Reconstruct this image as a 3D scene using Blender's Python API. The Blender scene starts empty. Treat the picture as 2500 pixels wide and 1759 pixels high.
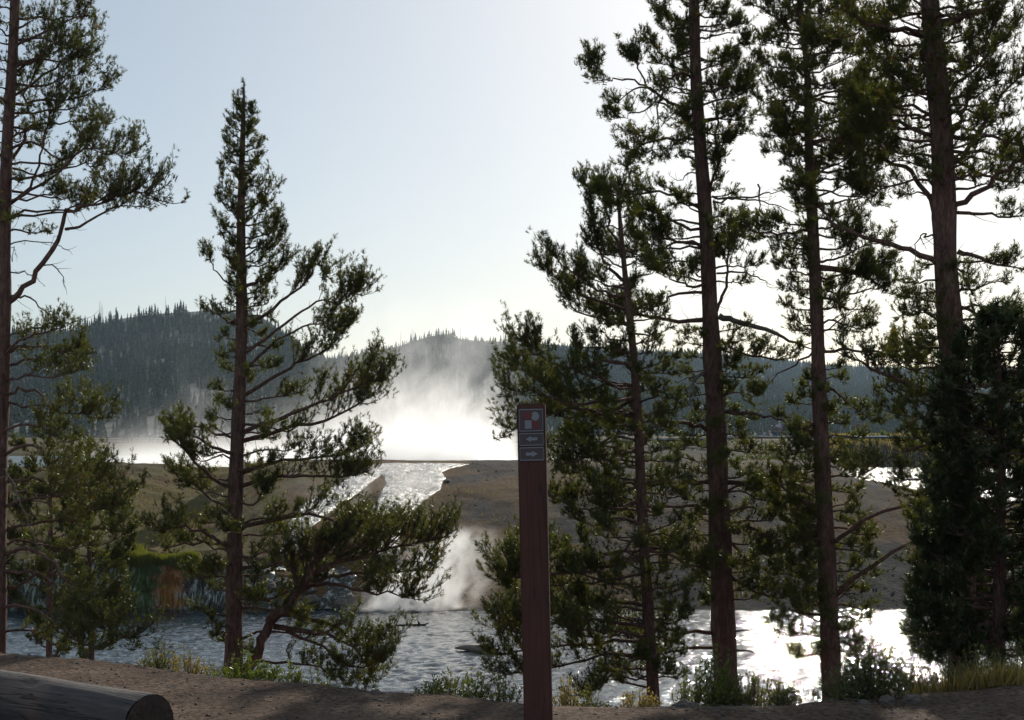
import bpy, bmesh, math, random
import numpy as np
from mathutils import Vector, Matrix, noise as mnoise
random.seed(11); np.random.seed(11)
PI = math.pi
scene = bpy.context.scene
COL = scene.collection

# ------------------------------------------------------------------ camera, sky, sun, exposure
F = 3847.0; CX = 1250.0; HY = 1060.0; CZ = 1.85      # focal length in photo pixels, centre column, horizon row, eye height (m)
cam = bpy.data.cameras.new("camera"); camo = bpy.data.objects.new("camera", cam); COL.objects.link(camo)
camo.location = (0, 0, CZ); camo.rotation_euler = (PI/2, 0, 0)
cam.sensor_width = 36; cam.lens = 36*F/2500.0; cam.shift_y = (HY-879.5)/2500.0
cam.clip_start = 0.05; cam.clip_end = 6000
scene.camera = camo

SUN_EL = math.radians(25.0); SUN_AZ = math.radians(13.5)   # azimuth clockwise from +Y
world = bpy.data.worlds.new("World"); scene.world = world; world.use_nodes = True
wn = world.node_tree; wn.nodes.clear()
wo = wn.nodes.new("ShaderNodeOutputWorld"); wb = wn.nodes.new("ShaderNodeBackground"); ws = wn.nodes.new("ShaderNodeTexSky")
ws.sky_type = 'NISHITA'; ws.sun_disc = False; ws.sun_elevation = SUN_EL; ws.sun_rotation = SUN_AZ
ws.altitude = 2200; ws.air_density = 1.0; ws.dust_density = 5.0; ws.ozone_density = 1.0
wb.inputs[1].default_value = 0.05
veil = wn.nodes.new("ShaderNodeMix"); veil.data_type = 'RGBA'; veil.blend_type = 'ADD'; veil.inputs[0].default_value = 1.0   # thin even high haze over the clear sky
veil.inputs[7].default_value = (0.175/0.05, 0.215/0.05, 0.228/0.05, 1)
wn.links.new(ws.outputs[0], veil.inputs[6]); wn.links.new(veil.outputs[2], wb.inputs[0]); wn.links.new(wb.outputs[0], wo.inputs[0])
sl = bpy.data.lights.new("sun", 'SUN'); so = bpy.data.objects.new("sun", sl); COL.objects.link(so)
sl.energy = 3.6; sl.angle = math.radians(0.53); sl.color = (1.0, 0.93, 0.82)
sdir = Vector((math.sin(SUN_AZ)*math.cos(SUN_EL), math.cos(SUN_AZ)*math.cos(SUN_EL), math.sin(SUN_EL)))
so.rotation_euler = sdir.to_track_quat('Z', 'Y').to_euler(); so.location = sdir*60
scene.view_settings.view_transform = 'Standard'; scene.view_settings.look = 'None'
scene.view_settings.exposure = 0.1; scene.view_settings.gamma = 1.0; scene.view_settings.use_curve_mapping = False
scene.cycles.use_denoising = True
scene.cycles.max_bounces = 7; scene.cycles.diffuse_bounces = 2; scene.cycles.glossy_bounces = 2
scene.cycles.transmission_bounces = 3; scene.cycles.volume_bounces = 5; scene.cycles.transparent_max_bounces = 4
scene.cycles.caustics_reflective = False; scene.cycles.caustics_refractive = False
scene.cycles.volume_step_rate = 1.0; scene.cycles.volume_max_steps = 160

def P(px, py, D):                                      # a photo point at distance D (m) -> world
    return np.array([(px-CX)/F*D, D, CZ+(HY-py)/F*D])

# ------------------------------------------------------------------ node helpers
class E:
    """a tiny expression wrapper around math nodes"""
    def __init__(s, nt, sock): s.nt, s.s = nt, sock
    def _op(s, op, *o, clamp=False):
        n = s.nt.nodes.new("ShaderNodeMath"); n.operation = op; n.use_clamp = clamp
        for i, v in enumerate((s,)+o):
            if isinstance(v, E): s.nt.links.new(v.s, n.inputs[i])
            else: n.inputs[i].default_value = v
        return E(s.nt, n.outputs[0])
    def __add__(s, o): return s._op('ADD', o)
    __radd__ = __add__
    def __sub__(s, o): return s._op('SUBTRACT', o)
    def __rsub__(s, o): return (s*-1.0)+o
    def __mul__(s, o): return s._op('MULTIPLY', o)
    __rmul__ = __mul__
    def __truediv__(s, o): return s._op('DIVIDE', o)
    def exp(s): return s._op('EXPONENT')
    def sat(s): return s._op('ADD', 0.0, clamp=True)
    def mx(s, o): return s._op('MAXIMUM', o)
    def mn(s, o): return s._op('MINIMUM', o)
    def pw(s, o): return s._op('POWER', o)
    def ss(s, a, b):                                   # smoothstep
        n = s.nt.nodes.new("ShaderNodeMapRange"); n.interpolation_type = 'SMOOTHSTEP'
        s.nt.links.new(s.s, n.inputs[0]); n.inputs[1].default_value = a; n.inputs[2].default_value = b
        return E(s.nt, n.outputs[0])

def coords(nt, kind="Object"):
    tc = nt.nodes.new("ShaderNodeTexCoord"); sp = nt.nodes.new("ShaderNodeSeparateXYZ")
    nt.links.new(tc.outputs[kind], sp.inputs[0])
    return tc.outputs[kind], E(nt, sp.outputs[0]), E(nt, sp.outputs[1]), E(nt, sp.outputs[2])

def vec(nt, x, y, z):
    c = nt.nodes.new("ShaderNodeCombineXYZ")
    for i, v in enumerate((x, y, z)):
        if isinstance(v, E): nt.links.new(v.s, c.inputs[i])
        else: c.inputs[i].default_value = v
    return c.outputs[0]

def noise(nt, v, scale, detail=4, rough=0.55, dist=0.0):
    n = nt.nodes.new("ShaderNodeTexNoise"); n.inputs["Scale"].default_value = scale
    n.inputs["Detail"].default_value = detail; n.inputs["Roughness"].default_value = rough
    n.inputs["Distortion"].default_value = dist
    if v is not None: nt.links.new(v, n.inputs["Vector"])
    return E(nt, n.outputs[0])

def ramp(nt, e, stops):
    r = nt.nodes.new("ShaderNodeValToRGB"); nt.links.new(e.s, r.inputs[0])
    cr = r.color_ramp
    while len(cr.elements) < len(stops): cr.elements.new(0.5)
    for el, (p, c) in zip(cr.elements, stops): el.position = p; el.color = (*c, 1)
    return r.outputs[0]

def mix(nt, f, a, b, blend='MIX'):
    m = nt.nodes.new("ShaderNodeMix"); m.data_type = 'RGBA'; m.blend_type = blend
    if isinstance(f, E): nt.links.new(f.s, m.inputs[0])
    else: m.inputs[0].default_value = f
    for i, v in ((6, a), (7, b)):
        if isinstance(v, tuple): m.inputs[i].default_value = (*v, 1)
        else: nt.links.new(v, m.inputs[i])
    return m.outputs[2]

def newmat(name):
    m = bpy.data.materials.new(name); m.use_nodes = True
    nt = m.node_tree; b = nt.nodes["Principled BSDF"]
    return m, nt, b

def bump(nt, b, e, strength, dist=0.05, sock="Normal"):
    bp = nt.nodes.new("ShaderNodeBump"); bp.inputs["Strength"].default_value = strength
    bp.inputs["Distance"].default_value = dist
    nt.links.new(e.s, bp.inputs["Height"]); nt.links.new(bp.outputs[0], b.inputs[sock]); return bp

def simple(name, col, rough=0.7, var=0.25, scale=8.0, bmp=0.0, metal=0.0):
    m, nt, b = newmat(name)
    v, x, y, z = coords(nt)
    n = noise(nt, v, scale, 5)
    c = ramp(nt, n, [(0.3, tuple(k*(1-var) for k in col)), (0.7, tuple(min(1, k*(1+var)) for k in col))])
    nt.links.new(c, b.inputs["Base Color"]); b.inputs["Roughness"].default_value = rough
    b.inputs["Metallic"].default_value = metal
    if bmp: bump(nt, b, n, bmp, 0.02)
    return m

# ------------------------------------------------------------------ object helpers
def mesh_np(name, verts, faces, mat=None, smooth=True, matidx=None, attr=None):
    """verts (n,3); faces (m,k) of one size or list of arrays"""
    if not isinstance(faces, list): faces = [faces]
    faces = [np.asarray(f, dtype=np.int32) for f in faces if len(f)]
    me = bpy.data.meshes.new(name)
    verts = np.asarray(verts, dtype=np.float32)
    me.vertices.add(len(verts)); me.vertices.foreach_set("co", verts.ravel())
    nl = sum(f.size for f in faces); nf = sum(len(f) for f in faces)
    me.loops.add(nl); me.polygons.add(nf)
    me.loops.foreach_set("vertex_index", np.concatenate([f.ravel() for f in faces]))
    tot = np.concatenate([np.full(len(f), f.shape[1], dtype=np.int32) for f in faces])
    st = np.concatenate([[0], np.cumsum(tot)[:-1]]).astype(np.int32)
    me.polygons.foreach_set("loop_start", st); me.polygons.foreach_set("loop_total", tot)
    me.polygons.foreach_set("use_smooth", np.full(nf, smooth))
    mats = mat if isinstance(mat, (list, tuple)) else [mat]
    for m in mats:
        if m: me.materials.append(m)
    if matidx is not None: me.polygons.foreach_set("material_index", np.asarray(matidx, dtype=np.int32))
    me.update(calc_edges=True)
    if attr is not None:
        a = me.attributes.new("tint", 'FLOAT', 'POINT'); a.data.foreach_set("value", np.asarray(attr, dtype=np.float32))
    return me

def link(name, data, parent=None, loc=None, rot=None):
    o = bpy.data.objects.new(name, data); COL.objects.link(o)
    if parent is not None: o.parent = parent
    if loc is not None: o.location = loc
    if rot is not None: o.rotation_euler = rot
    return o

def tag(o, label=None, cat=None, group=None, kind=None):
    if label: o["label"] = label
    if cat: o["category"] = cat
    if group: o["group"] = group
    if kind: o["kind"] = kind
    return o

class MB:
    """collects tubes, boxes and raw polygons into one mesh"""
    def __init__(s): s.v = []; s.q = []; s.t = []; s.n = 0; s.ng = []
    def add(s, v, q=None, t=None):
        v = np.asarray(v, dtype=float)
        if q is not None and len(q): s.q.append(np.asarray(q)+s.n)
        if t is not None and len(t): s.t.append(np.asarray(t)+s.n)
        s.v.append(v); s.n += len(v)
    def tube(s, pts, rad, sides=5, cap=True, rough=0.0, ell=1.0):
        pts = np.asarray(pts, dtype=float); n = len(pts)
        rad = np.asarray(rad, dtype=float)
        d = np.gradient(pts, axis=0); d /= (np.linalg.norm(d, axis=1, keepdims=True)+1e-9)
        ref = np.array([0.0, 0.0, 1.0]) if abs(d[:, 2]).mean() < 0.8 else np.array([0.0, 1.0, 0.0])
        a = np.cross(d, ref); a /= (np.linalg.norm(a, axis=1, keepdims=True)+1e-9)
        b = np.cross(d, a)
        th = np.arange(sides)*2*PI/sides
        r = rad[:, None]*(1+rough*np.random.uniform(-1, 1, (n, sides)))
        ring = pts[:, None, :]+(a[:, None, :]*np.cos(th)[None, :, None]+b[:, None, :]*np.sin(th)[None, :, None]*ell)*r[:, :, None]
        v = ring.reshape(-1, 3)
        i = np.arange(n-1)[:, None]*sides; j = np.arange(sides)[None, :]; k = (j+1) % sides
        q = np.stack([i+j, i+k, i+sides+k, i+sides+j], -1).reshape(-1, 4)
        t = []
        if cap:
            v = np.vstack([v, pts[0], pts[-1]]); e = n*sides
            for jj in range(sides):
                kk = (jj+1) % sides
                t.append((e, kk, jj)); t.append((e+1, (n-1)*sides+jj, (n-1)*sides+kk))
        s.add(v, q, t)
    def box(s, c, sz, R=None):
        c = np.array(c); h = np.array(sz)/2
        v = np.array([[x, y, z] for x in (-1, 1) for y in (-1, 1) for z in (-1, 1)])*h
        if R is not None: v = v@np.array(R).T
        q = [(0, 1, 3, 2), (4, 6, 7, 5), (0, 4, 5, 1), (2, 3, 7, 6), (0, 2, 6, 4), (1, 5, 7, 3)]
        s.add(v+c, q)
    def mesh(s, name, mat, smooth=True, origin=None, attr=None):
        v = np.vstack(s.v)
        if origin is not None: v = v-np.array(origin)
        f = []
        if s.q: f.append(np.vstack(s.q))
        if s.t: f.append(np.vstack(s.t))
        return mesh_np(name, v, f, mat, smooth, attr=attr)
    def build(s, name, mat, parent=None, smooth=True, origin=None, attr=None):
        return link(name, s.mesh(name, mat, smooth, origin, attr), parent)

def vn(x, y, z=0.0, s=1.0, oct=4):
    return mnoise.fractal(Vector((x*s, y*s, z*s)), 1.0, 2.0, oct)
_rng = np.random.RandomState(5); _G = _rng.rand(256, 256)
def n2(X, Y, s):                                       # vectorised value noise 0..1
    x = np.asarray(X)*s+1000.3; y = np.asarray(Y)*s+1000.7
    xi = np.floor(x).astype(int); yi = np.floor(y).astype(int); fx = x-xi; fy = y-yi
    fx = fx*fx*(3-2*fx); fy = fy*fy*(3-2*fy)
    g = lambda a, b: _G[a % 256, b % 256]
    return (g(xi, yi)*(1-fx)+g(xi+1, yi)*fx)*(1-fy)+(g(xi, yi+1)*(1-fx)+g(xi+1, yi+1)*fx)*fy
def fb(X, Y, s, o=4):
    r = 0; a = 0.5; t = 0
    for k in range(o): r = r+a*n2(X+k*17.1, Y-k*9.7, s*2**k); t += a; a *= 0.5
    return r/t
def sst(e0, e1, x):
    t = np.clip((np.asarray(x, dtype=float)-e0)/(e1-e0), 0, 1); return t*t*(3-2*t)

# ------------------------------------------------------------------ the ground
WZ = -4.85; UPZ = -1.95
EDGE = np.array([(-600, 1530), (-200, 1570), (0, 1588), (109, 1599), (235, 1612), (370, 1625), (553, 1651), (653, 1664), (740, 1673), (915, 1688), (1050, 1694),
                 (1351, 1721), (1577, 1723), (1747, 1722), (1875, 1720), (1981, 1714), (2124, 1708), (2253, 1692), (2328, 1686), (2500, 1672), (3000, 1650)], float)
def edge_y(a):                                          # distance of the brow of the near bank along the ray a = X/Y
    return CZ*F/(np.interp(CX+a*F, EDGE[:, 0], EDGE[:, 1])-HY)
def Z0(X): return np.zeros_like(X)
def ground_h(X, Y):
    X = np.asarray(X, float); Y = np.asarray(Y, float)
    Ys = np.maximum(Y, 0.5); a = np.clip(X/Ys, -0.6, 0.6); px = CX+a*F
    ed = edge_y(a)
    # near bank
    near = -0.29*np.maximum(Y-ed, 0)-0.25*sst(0, 1.2, Y-ed)
    near = near+(fb(X, Y, 0.9, 3)-0.5)*0.07+(fb(X, Y, 5.0, 3)-0.5)*0.02
    near = np.maximum(near, WZ-1.2)
    # far bank
    yw = 59.5+1.2*(fb(X, Y*0, 0.12, 3)-0.5)+0.9*(fb(X, Z0(X), 0.9, 3)-0.5)+0.8*sst(1000, 2500, px)
    d = Y-yw
    cl = 1-sst(470, 760, px)                             # left: low cliff then gentle rise
    cliff = (1.75+0.5*(fb(X, Y, 0.8, 3)-0.5))*(0.45*sst(0.0, 0.25, d)+0.3*sst(0.35, 0.6, d+0.3*(fb(X, Z0(X), 1.7, 2)-0.5))+0.25*sst(0.7, 1.1, d))*(0.92+0.16*fb(X, Y*0, 0.5, 3))
    left = WZ+cliff+3.15*sst(0, 44, d-0.4)**0.9
    steps = 0.35*(sst(0.2, 0.5, d)+sst(1.3, 1.7, d)+sst(2.8, 3.2, d))
    midz = WZ+steps*(1-sst(960, 1060, px))+(5.2-1.05*(1-sst(960, 1060, px)))*np.clip(1-(1-np.clip(d/27, 0, 1))**1.7, 0, 1)
    bank = left*cl+midz*(1-cl)
    # the terrace falls away to the right round the upper pool
    rim = np.interp(px, [2000, 2035, 2082, 2162, 2283, 2416, 2700], [0.35, 0.30, -0.5, -0.75, -1.45, -1.8, -1.9])
    bank = np.where(px > 2000, np.minimum(bank, rim+0.3*(fb(X, Y, 0.2, 3)-0.5)), bank)
    # plateau behind the crest (crater floor, then meadow)
    pl = 0.30-0.9*sst(91, 97, Y)+1.1*sst(150, 178, Y)
    pl = pl+0.35*sst(470, 300, px)*sst(80, 110, Y)*(1-sst(150, 200, Y))*0.0
    bank = np.where(Y > 88, bank*(1-sst(88, 97, Y))+np.where(px > 1995, np.minimum(pl, 1.0), pl)*sst(88, 97, Y), bank)
    # grassy mound at the left end of the crest
    bank = bank+0.42*np.exp(-((px-290)/95.0)**2)*sst(76, 84, Y)*(1-sst(90, 97, Y))
    # upper pool basin
    basin = sst(1990, 2040, px+ (Y-90)*0.15)*sst(86, 92, Y)*(1-sst(178, 186, Y))
    bank = bank*(1-basin)+(-2.6)*basin
    up = sst(184, 192, Y)*(px > 1900)*sst(1900, 2000, px)
    bank = bank*(1-up)+(1.25+0.3*fb(X, Y, 0.05, 3))*up
    bank = bank+(fb(X, Y, 0.3, 4)-0.5)*0.34*sst(0.5, 4, d)*(1-0.7*sst(78, 86, Y))+(fb(X, Y, 1.6, 3)-0.5)*0.09*sst(0.3, 1, d)
    far = np.where(d > 0, bank, WZ-1.2)
    far = np.where(Y > 240, far*(1-sst(240, 300, Y))+0.9*sst(240, 300, Y), far)
    s = (Y > 45)
    return np.where(s, np.where(d > 0, far, WZ-1.2*sst(0.0, 1.5, -d)), near)
def hits(px, py, lo=59.0, hi=99.0, n=130):               # where the rays through photo points meet the far bank
    px = np.asarray(px, float).ravel(); py = np.asarray(py, float).ravel()
    Y = np.repeat(np.linspace(lo, hi, n)[None, :], len(px), 0)
    f = lambda Y: ground_h((px[:, None]-CX)/F*Y, Y)-(CZ+(HY-py[:, None])/F*Y)
    e = f(Y); i = np.clip(np.argmax(e >= 0, 1), 1, n-1); r = np.arange(len(px))
    a, b = Y[r, i-1], Y[r, i]; ea, eb = e[r, i-1], e[r, i]
    t = np.clip(np.where(np.abs(eb-ea) > 1e-9, -ea/(eb-ea+1e-12), 1), 0, 1); Yh = a+(b-a)*t; X = (px-CX)/F*Yh
    return np.stack([X, Yh, ground_h(X, Yh)], -1)
def hit(px, py, lo=59.0, hi=190.0): return hits([px], [py], lo, hi, 420)[0]

def ground_mesh():
    ys = np.concatenate([np.arange(-14, 7, 0.5), np.arange(7, 16, 0.13), np.arange(16, 20, 0.4), np.arange(20, 34, 0.5), np.arange(34, 56, 2.0), np.arange(56, 58.5, 0.5), np.arange(58.5, 63, 0.13), np.arange(63, 66, 0.3),
                         np.arange(66, 98, 0.4), np.arange(98, 200, 1.2), np.arange(200, 420, 6), np.geomspace(420, 5200, 40)])
    us = np.concatenate([np.linspace(-1.0, -0.36, 26)[:-1], np.linspace(-0.36, 0.36, 300), np.linspace(0.36, 1.0, 26)[1:]])
    w = np.where(ys < 14, 14, ys)
    X = us[None, :]*w[:, None]*1.0; X = np.where(np.abs(us)[None, :] > 0.36, X*(1+2.0*(np.abs(us)[None, :]-0.36)), X)
    Y = np.repeat(ys[:, None], len(us), 1)
    Z = ground_h(X, Y)
    Z = np.where(Y < 7, 0.0+(fb(X, Y, 0.9, 3)-0.5)*0.07, Z)
    v = np.stack([X, Y, Z], -1).reshape(-1, 3)
    nu = len(us); i = np.arange(len(ys)-1)[:, None]*nu; j = np.arange(nu-1)[None, :]
    q = np.stack([i+j, i+j+1, i+nu+j+1, i+nu+j], -1).reshape(-1, 4)
    return v, q

def mat_ground():
    m, nt, b = newmat("ground_soil")
    v, x, y, z = coords(nt)
    # near dirt
    n1 = noise(nt, v, 1.3, 6, 0.6); n2_ = noise(nt, v, 22, 4, 0.7); n3 = noise(nt, v, 90, 2)
    dirt = ramp(nt, n1, [(0.3, (0.11, 0.074, 0.055)), (0.5, (0.20, 0.138, 0.103)), (0.72, (0.30, 0.215, 0.165))])
    grit = ramp(nt, n2_, [(0.36, (0.25, 0.23, 0.21)), (0.52, (0.85, 0.83, 0.8)), (0.7, (1.5, 1.46, 1.4))])
    dirt = mix(nt, 0.85, dirt, grit, 'MULTIPLY')
    # far sinter: grey with ochre mats and dry grass patches
    sv = vec(nt, x*1.0, y*0.45, z*2.0)
    f1 = noise(nt, sv, 0.14, 6, 0.6, 0.6); f2 = noise(nt, sv, 0.9, 6, 0.7); f3 = noise(nt, v, 5.0, 5, 0.7)
    sint = ramp(nt, f2, [(0.3, (0.018, 0.0165, 0.016)), (0.52, (0.042, 0.039, 0.038)), (0.75, (0.105, 0.098, 0.094))])
    sint = mix(nt, 0.8, sint, ramp(nt, f3, [(0.3, (0.5, 0.5, 0.5)), (0.6, (1.05, 1.05, 1.05))]), 'MULTIPLY')
    ochre = ramp(nt, f3, [(0.3, (0.06, 0.034, 0.014)), (0.7, (0.19, 0.105, 0.036))])
    leftm = (x*-1.0).ss(4.5, 13.0)*0.19
    rightm = ((x+10.0).ss(0.0, 2.0)*(1.0-(x+1.0).ss(0, 6.0)))*0.09
    c = mix(nt, (f1+leftm+rightm+f2*0.25).ss(0.58, 0.74)*0.9, sint, ochre)
    big = noise(nt, vec(nt, x+60.0, y*0.5, z), 0.10, 3, 0.5)
    c = mix(nt, big.ss(0.45, 0.62)*0.5, c, mix(nt, 1.0, c, (0.62, 0.56, 0.50), 'MULTIPLY'))
    gf = noise(nt, vec(nt, x-30.0, y*0.5, z), 0.35, 5, 0.65)
    c = mix(nt, ((gf+leftm*1.2).ss(0.60, 0.70))*0.7, c, (0.095, 0.085, 0.028))
    # dry meadow on the plateau edge and beyond
    straw = ramp(nt, noise(nt, v, 1.2, 5, 0.7), [(0.3, (0.05, 0.04, 0.02)), (0.7, (0.16, 0.12, 0.055))])
    xr = x/y.mx(1.0)
    mead = ((y.ss(186.0, 192.0)*xr.ss(0.17, 0.2))+y.ss(250, 300)+(xr*-1.0).ss(0.20, 0.225)*z.ss(-0.35, 0.15)*y.ss(74, 82)).sat()
    c = mix(nt, mead, c, straw)
    heath = ramp(nt, noise(nt, vec(nt, x, y*0.4, z), 0.5, 5, 0.7), [(0.35, (0.016, 0.018, 0.008)), (0.6, (0.04, 0.033, 0.017)), (0.75, (0.075, 0.062, 0.036))])
    c = mix(nt, (y.ss(93.0, 99.0)*(1.0-mead))*0.85, c, heath)
    # mineral crust on the low cliff: pale drip streaks, green and orange mats
    cliff = y.ss(58.0, 58.6)*(1.0-y.ss(61.6, 62.4))*(1.0-(x+10.5).ss(0.0, 2.0))*(1.0-z.ss(-3.12, -2.95))
    st = noise(nt, vec(nt, x*1.5, y*0.5, z*0.4), 2.4, 6, 0.75, 1.2)
    crust = ramp(nt, st, [(0.42, (0.022, 0.019, 0.016)), (0.52, (0.07, 0.066, 0.058)), (0.60, (0.42, 0.42, 0.40))])
    wob = (noise(nt, vec(nt, x, y, z*1.6), 1.6, 5, 0.7)-0.5)*2.6
    gr = (x+wob).ss(-15.2, -14.6)*(1.0-(x+wob).ss(-13.7, -13.3)); og = (x+wob*0.7).ss(-13.8, -13.2)*(1.0-(x+wob*0.7).ss(-12.8, -12.2))
    gl = (1.0-(x+wob).ss(-16.5, -14.5))*0.35*st.ss(0.4, 0.5)
    crust = mix(nt, (gr*0.85+gl).sat(), crust, ramp(nt, st, [(0.35, (0.018, 0.028, 0.006)), (0.6, (0.065, 0.09, 0.018)), (0.72, (0.25, 0.27, 0.2))]))
    crust = mix(nt, og*0.9, crust, ramp(nt, st, [(0.35, (0.09, 0.03, 0.008)), (0.65, (0.33, 0.13, 0.025))]))
    c = mix(nt, cliff, c, crust)
    # wet dark foot of the bank and pool margin
    wet = (1.0-z.ss(WZ-0.05, WZ+0.22))
    c = mix(nt, wet*0.8, c, (0.03, 0.028, 0.024))
    farm = y.ss(40.0, 45.0)
    c = mix(nt, farm, dirt, c)
    nt.links.new(c, b.inputs["Base Color"])
    b.inputs["Roughness"].default_value = 0.95; b.inputs["Specular IOR Level"].default_value = 0.08
    hh = n1*0.5+n2_*0.35+n3*0.12
    hf = f2*0.6+f3*0.5
    e = hh*(1.0-farm)+hf*farm
    bump(nt, b, e, 1.0, 0.2)
    return m
M_ground = mat_ground()
v, q = ground_mesh()
g = link("ground", mesh_np("ground", v, q, M_ground)); tag(g, kind="structure")

# ------------------------------------------------------------------ water
def mat_water(name, deep, rough=0.12, sc=1.0, bst=0.6, foam=0.0, bd=0.05):
    m, nt, b = newmat(name)
    v, x, y, z = coords(nt)
    wv = vec(nt, x, y*1.15, z)
    a1 = noise(nt, wv, 2.2*sc, 3, 0.6, 0.8); a2 = noise(nt, wv, 7.5*sc, 3, 0.6, 0.5); a3 = noise(nt, wv, 24*sc, 2, 0.6)
    b.inputs["Base Color"].default_value = (*deep, 1)
    b.inputs["Roughness"].default_value = rough; b.inputs["IOR"].default_value = 1.33
    bump(nt, b, a2*0.6+a3*0.25, bst, bd)
    if foam > 0:
        f = noise(nt, vec(nt, x*1.0, y*0.5, z), 3.2, 6, 0.75, 1.2).ss(0.56-0.1*foam, 0.74-0.1*foam)*foam
        nt.links.new(mix(nt, f, deep, (0.78, 0.8, 0.8)), b.inputs["Base Color"])
        nt.links.new((f*0.4+rough).s, b.inputs["Roughness"])
    return m
M_river = mat_water("river_water", (0.010, 0.022, 0.028), 0.045, 1.0, 0.8, bd=0.035)
M_pool = mat_water("pool_water", (0.012, 0.03, 0.04), 0.14, 0.8, 0.8)
def wave(X, Y):
    a = 1-2*np.abs(fb(X*0.85, Y*1.1, 2.3, 2)-0.5)*1.6; b = 1-2*np.abs(fb(X+31, Y*1.2, 4.8, 1)-0.5)*1.4
    return (a*0.042+b*0.030-0.036)*(0.5+1.0*fb(X, Y, 0.15, 2))
def river_mesh():
    ys = np.concatenate([np.arange(26, 38, 1.0), np.arange(38, 62.2, 0.11)]); us = np.concatenate([np.linspace(-120, -21, 40)[:-1], np.arange(-20.5, 20.5, 0.11), np.linspace(22, 120, 40)[1:]])
    X, Y = np.meshgrid(us, ys)
    Z = WZ+wave(X, Y)
    v = np.stack([X, Y, Z], -1).reshape(-1, 3); nu = len(us)
    i = np.arange(len(ys)-1)[:, None]*nu; j = np.arange(nu-1)[None, :]
    return v, np.stack([i+j, i+j+1, i+nu+j+1, i+nu+j], -1).reshape(-1, 4)
v, q = river_mesh()
tag(link("river", mesh_np("river", v, q, M_river)), kind="structure")
def sheet(name, x0, x1, y0, y1, z, step, mat, amp=1.0):
    us = np.arange(x0, x1+step, step); ys = np.arange(y0, y1+step, step); X, Y = np.meshgrid(us, ys)
    Z = z+wave(X, Y)*amp; v = np.stack([X, Y, Z], -1).reshape(-1, 3); nu = len(us)
    i = np.arange(len(ys)-1)[:, None]*nu; j = np.arange(nu-1)[None, :]
    return tag(link(name, mesh_np(name, v, np.stack([i+j, i+j+1, i+nu+j+1, i+nu+j], -1).reshape(-1, 4), mat)), kind="structure")
sheet("upper_pool_water", 15, 75, 82, 190, UPZ, 0.9, M_pool, 0.8)
sheet("hot_spring_water", -52, 8, 94, 172, -0.38, 1.2, M_pool, 0.35)

# runoff stream down the terrace: ribbons draped on the slope, from rows of (photo row, left column, right column)
M_stream = mat_water("stream_water", (0.06, 0.05, 0.035), 0.16, 1.6, 1.0, foam=0.75, bd=0.12)
def ribbon(name, rows, nacross=26, sub=9, lift=0.05, fall=False):
    rows = np.array(rows, float); t = np.arange(len(rows)); tt = np.linspace(0, len(rows)-1, (len(rows)-1)*sub+1)
    py = np.interp(tt, t, rows[:, 0]); l = np.interp(tt, t, rows[:, 1]); r = np.interp(tt, t, rows[:, 2])
    l = l+14*(fb(tt, tt*0, 1.7, 3)-0.5); r = r+14*(fb(tt, tt*0+9, 1.7, 3)-0.5)
    u = np.linspace(0, 1, nacross)[None, :]; V = hits(l[:, None]*(1-u)+r[:, None]*u, np.repeat(py[:, None], nacross, 1))
    e = np.tile((np.minimum(u, 1-u)*2).ravel(), len(tt))
    V[:, 2] += lift*np.minimum(1, e*4)-0.03*(e < 0.05)+0.10*(fb(V[:, 0]*1.2, V[:, 1]*0.8, 2.1, 3)-0.4)*np.minimum(1, e*3)
    n = nacross; i = np.arange(len(tt)-1)[:, None]*n; j = np.arange(n-1)[None, :]
    q = np.stack([i+j, i+j+1, i+n+j+1, i+n+j], -1).reshape(-1, 4)
    return tag(link(name, mesh_np(name, np.array(V), q, M_stream)), kind="structure")
ribbon("runoff_stream", [(1134, 905, 1150), (1142, 900, 1110), (1152, 915, 1085), (1166, 935, 1092), (1185, 940, 1085), (1205, 930, 1062), (1228, 915, 1030), (1255, 890, 1010),
                         (1285, 895, 992), (1320, 905, 980), (1360, 915, 975), (1400, 915, 985), (1440, 905, 1000), (1475, 890, 1030), (1489, 880, 1060)], 34, 12)
ribbon("runoff_stream_branch", [(1150, 860, 935), (1165, 850, 925), (1182, 825, 905), (1205, 780, 880), (1230, 742, 835), (1255, 712, 800), (1290, 695, 760), (1330, 685, 735), (1370, 672, 715), (1395, 655, 700)], 22, 10)
ribbon("small_fall", [(1385, 640, 668), (1410, 645, 672), (1440, 638, 680), (1470, 636, 684), (1489, 634, 690)], 8, 8, 0.03)
ribbon("small_fall", [(1385, 790, 850), (1410, 780, 872), (1440, 800, 862), (1470, 776, 880), (1489, 770, 890)], 14, 8, 0.03)

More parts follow.
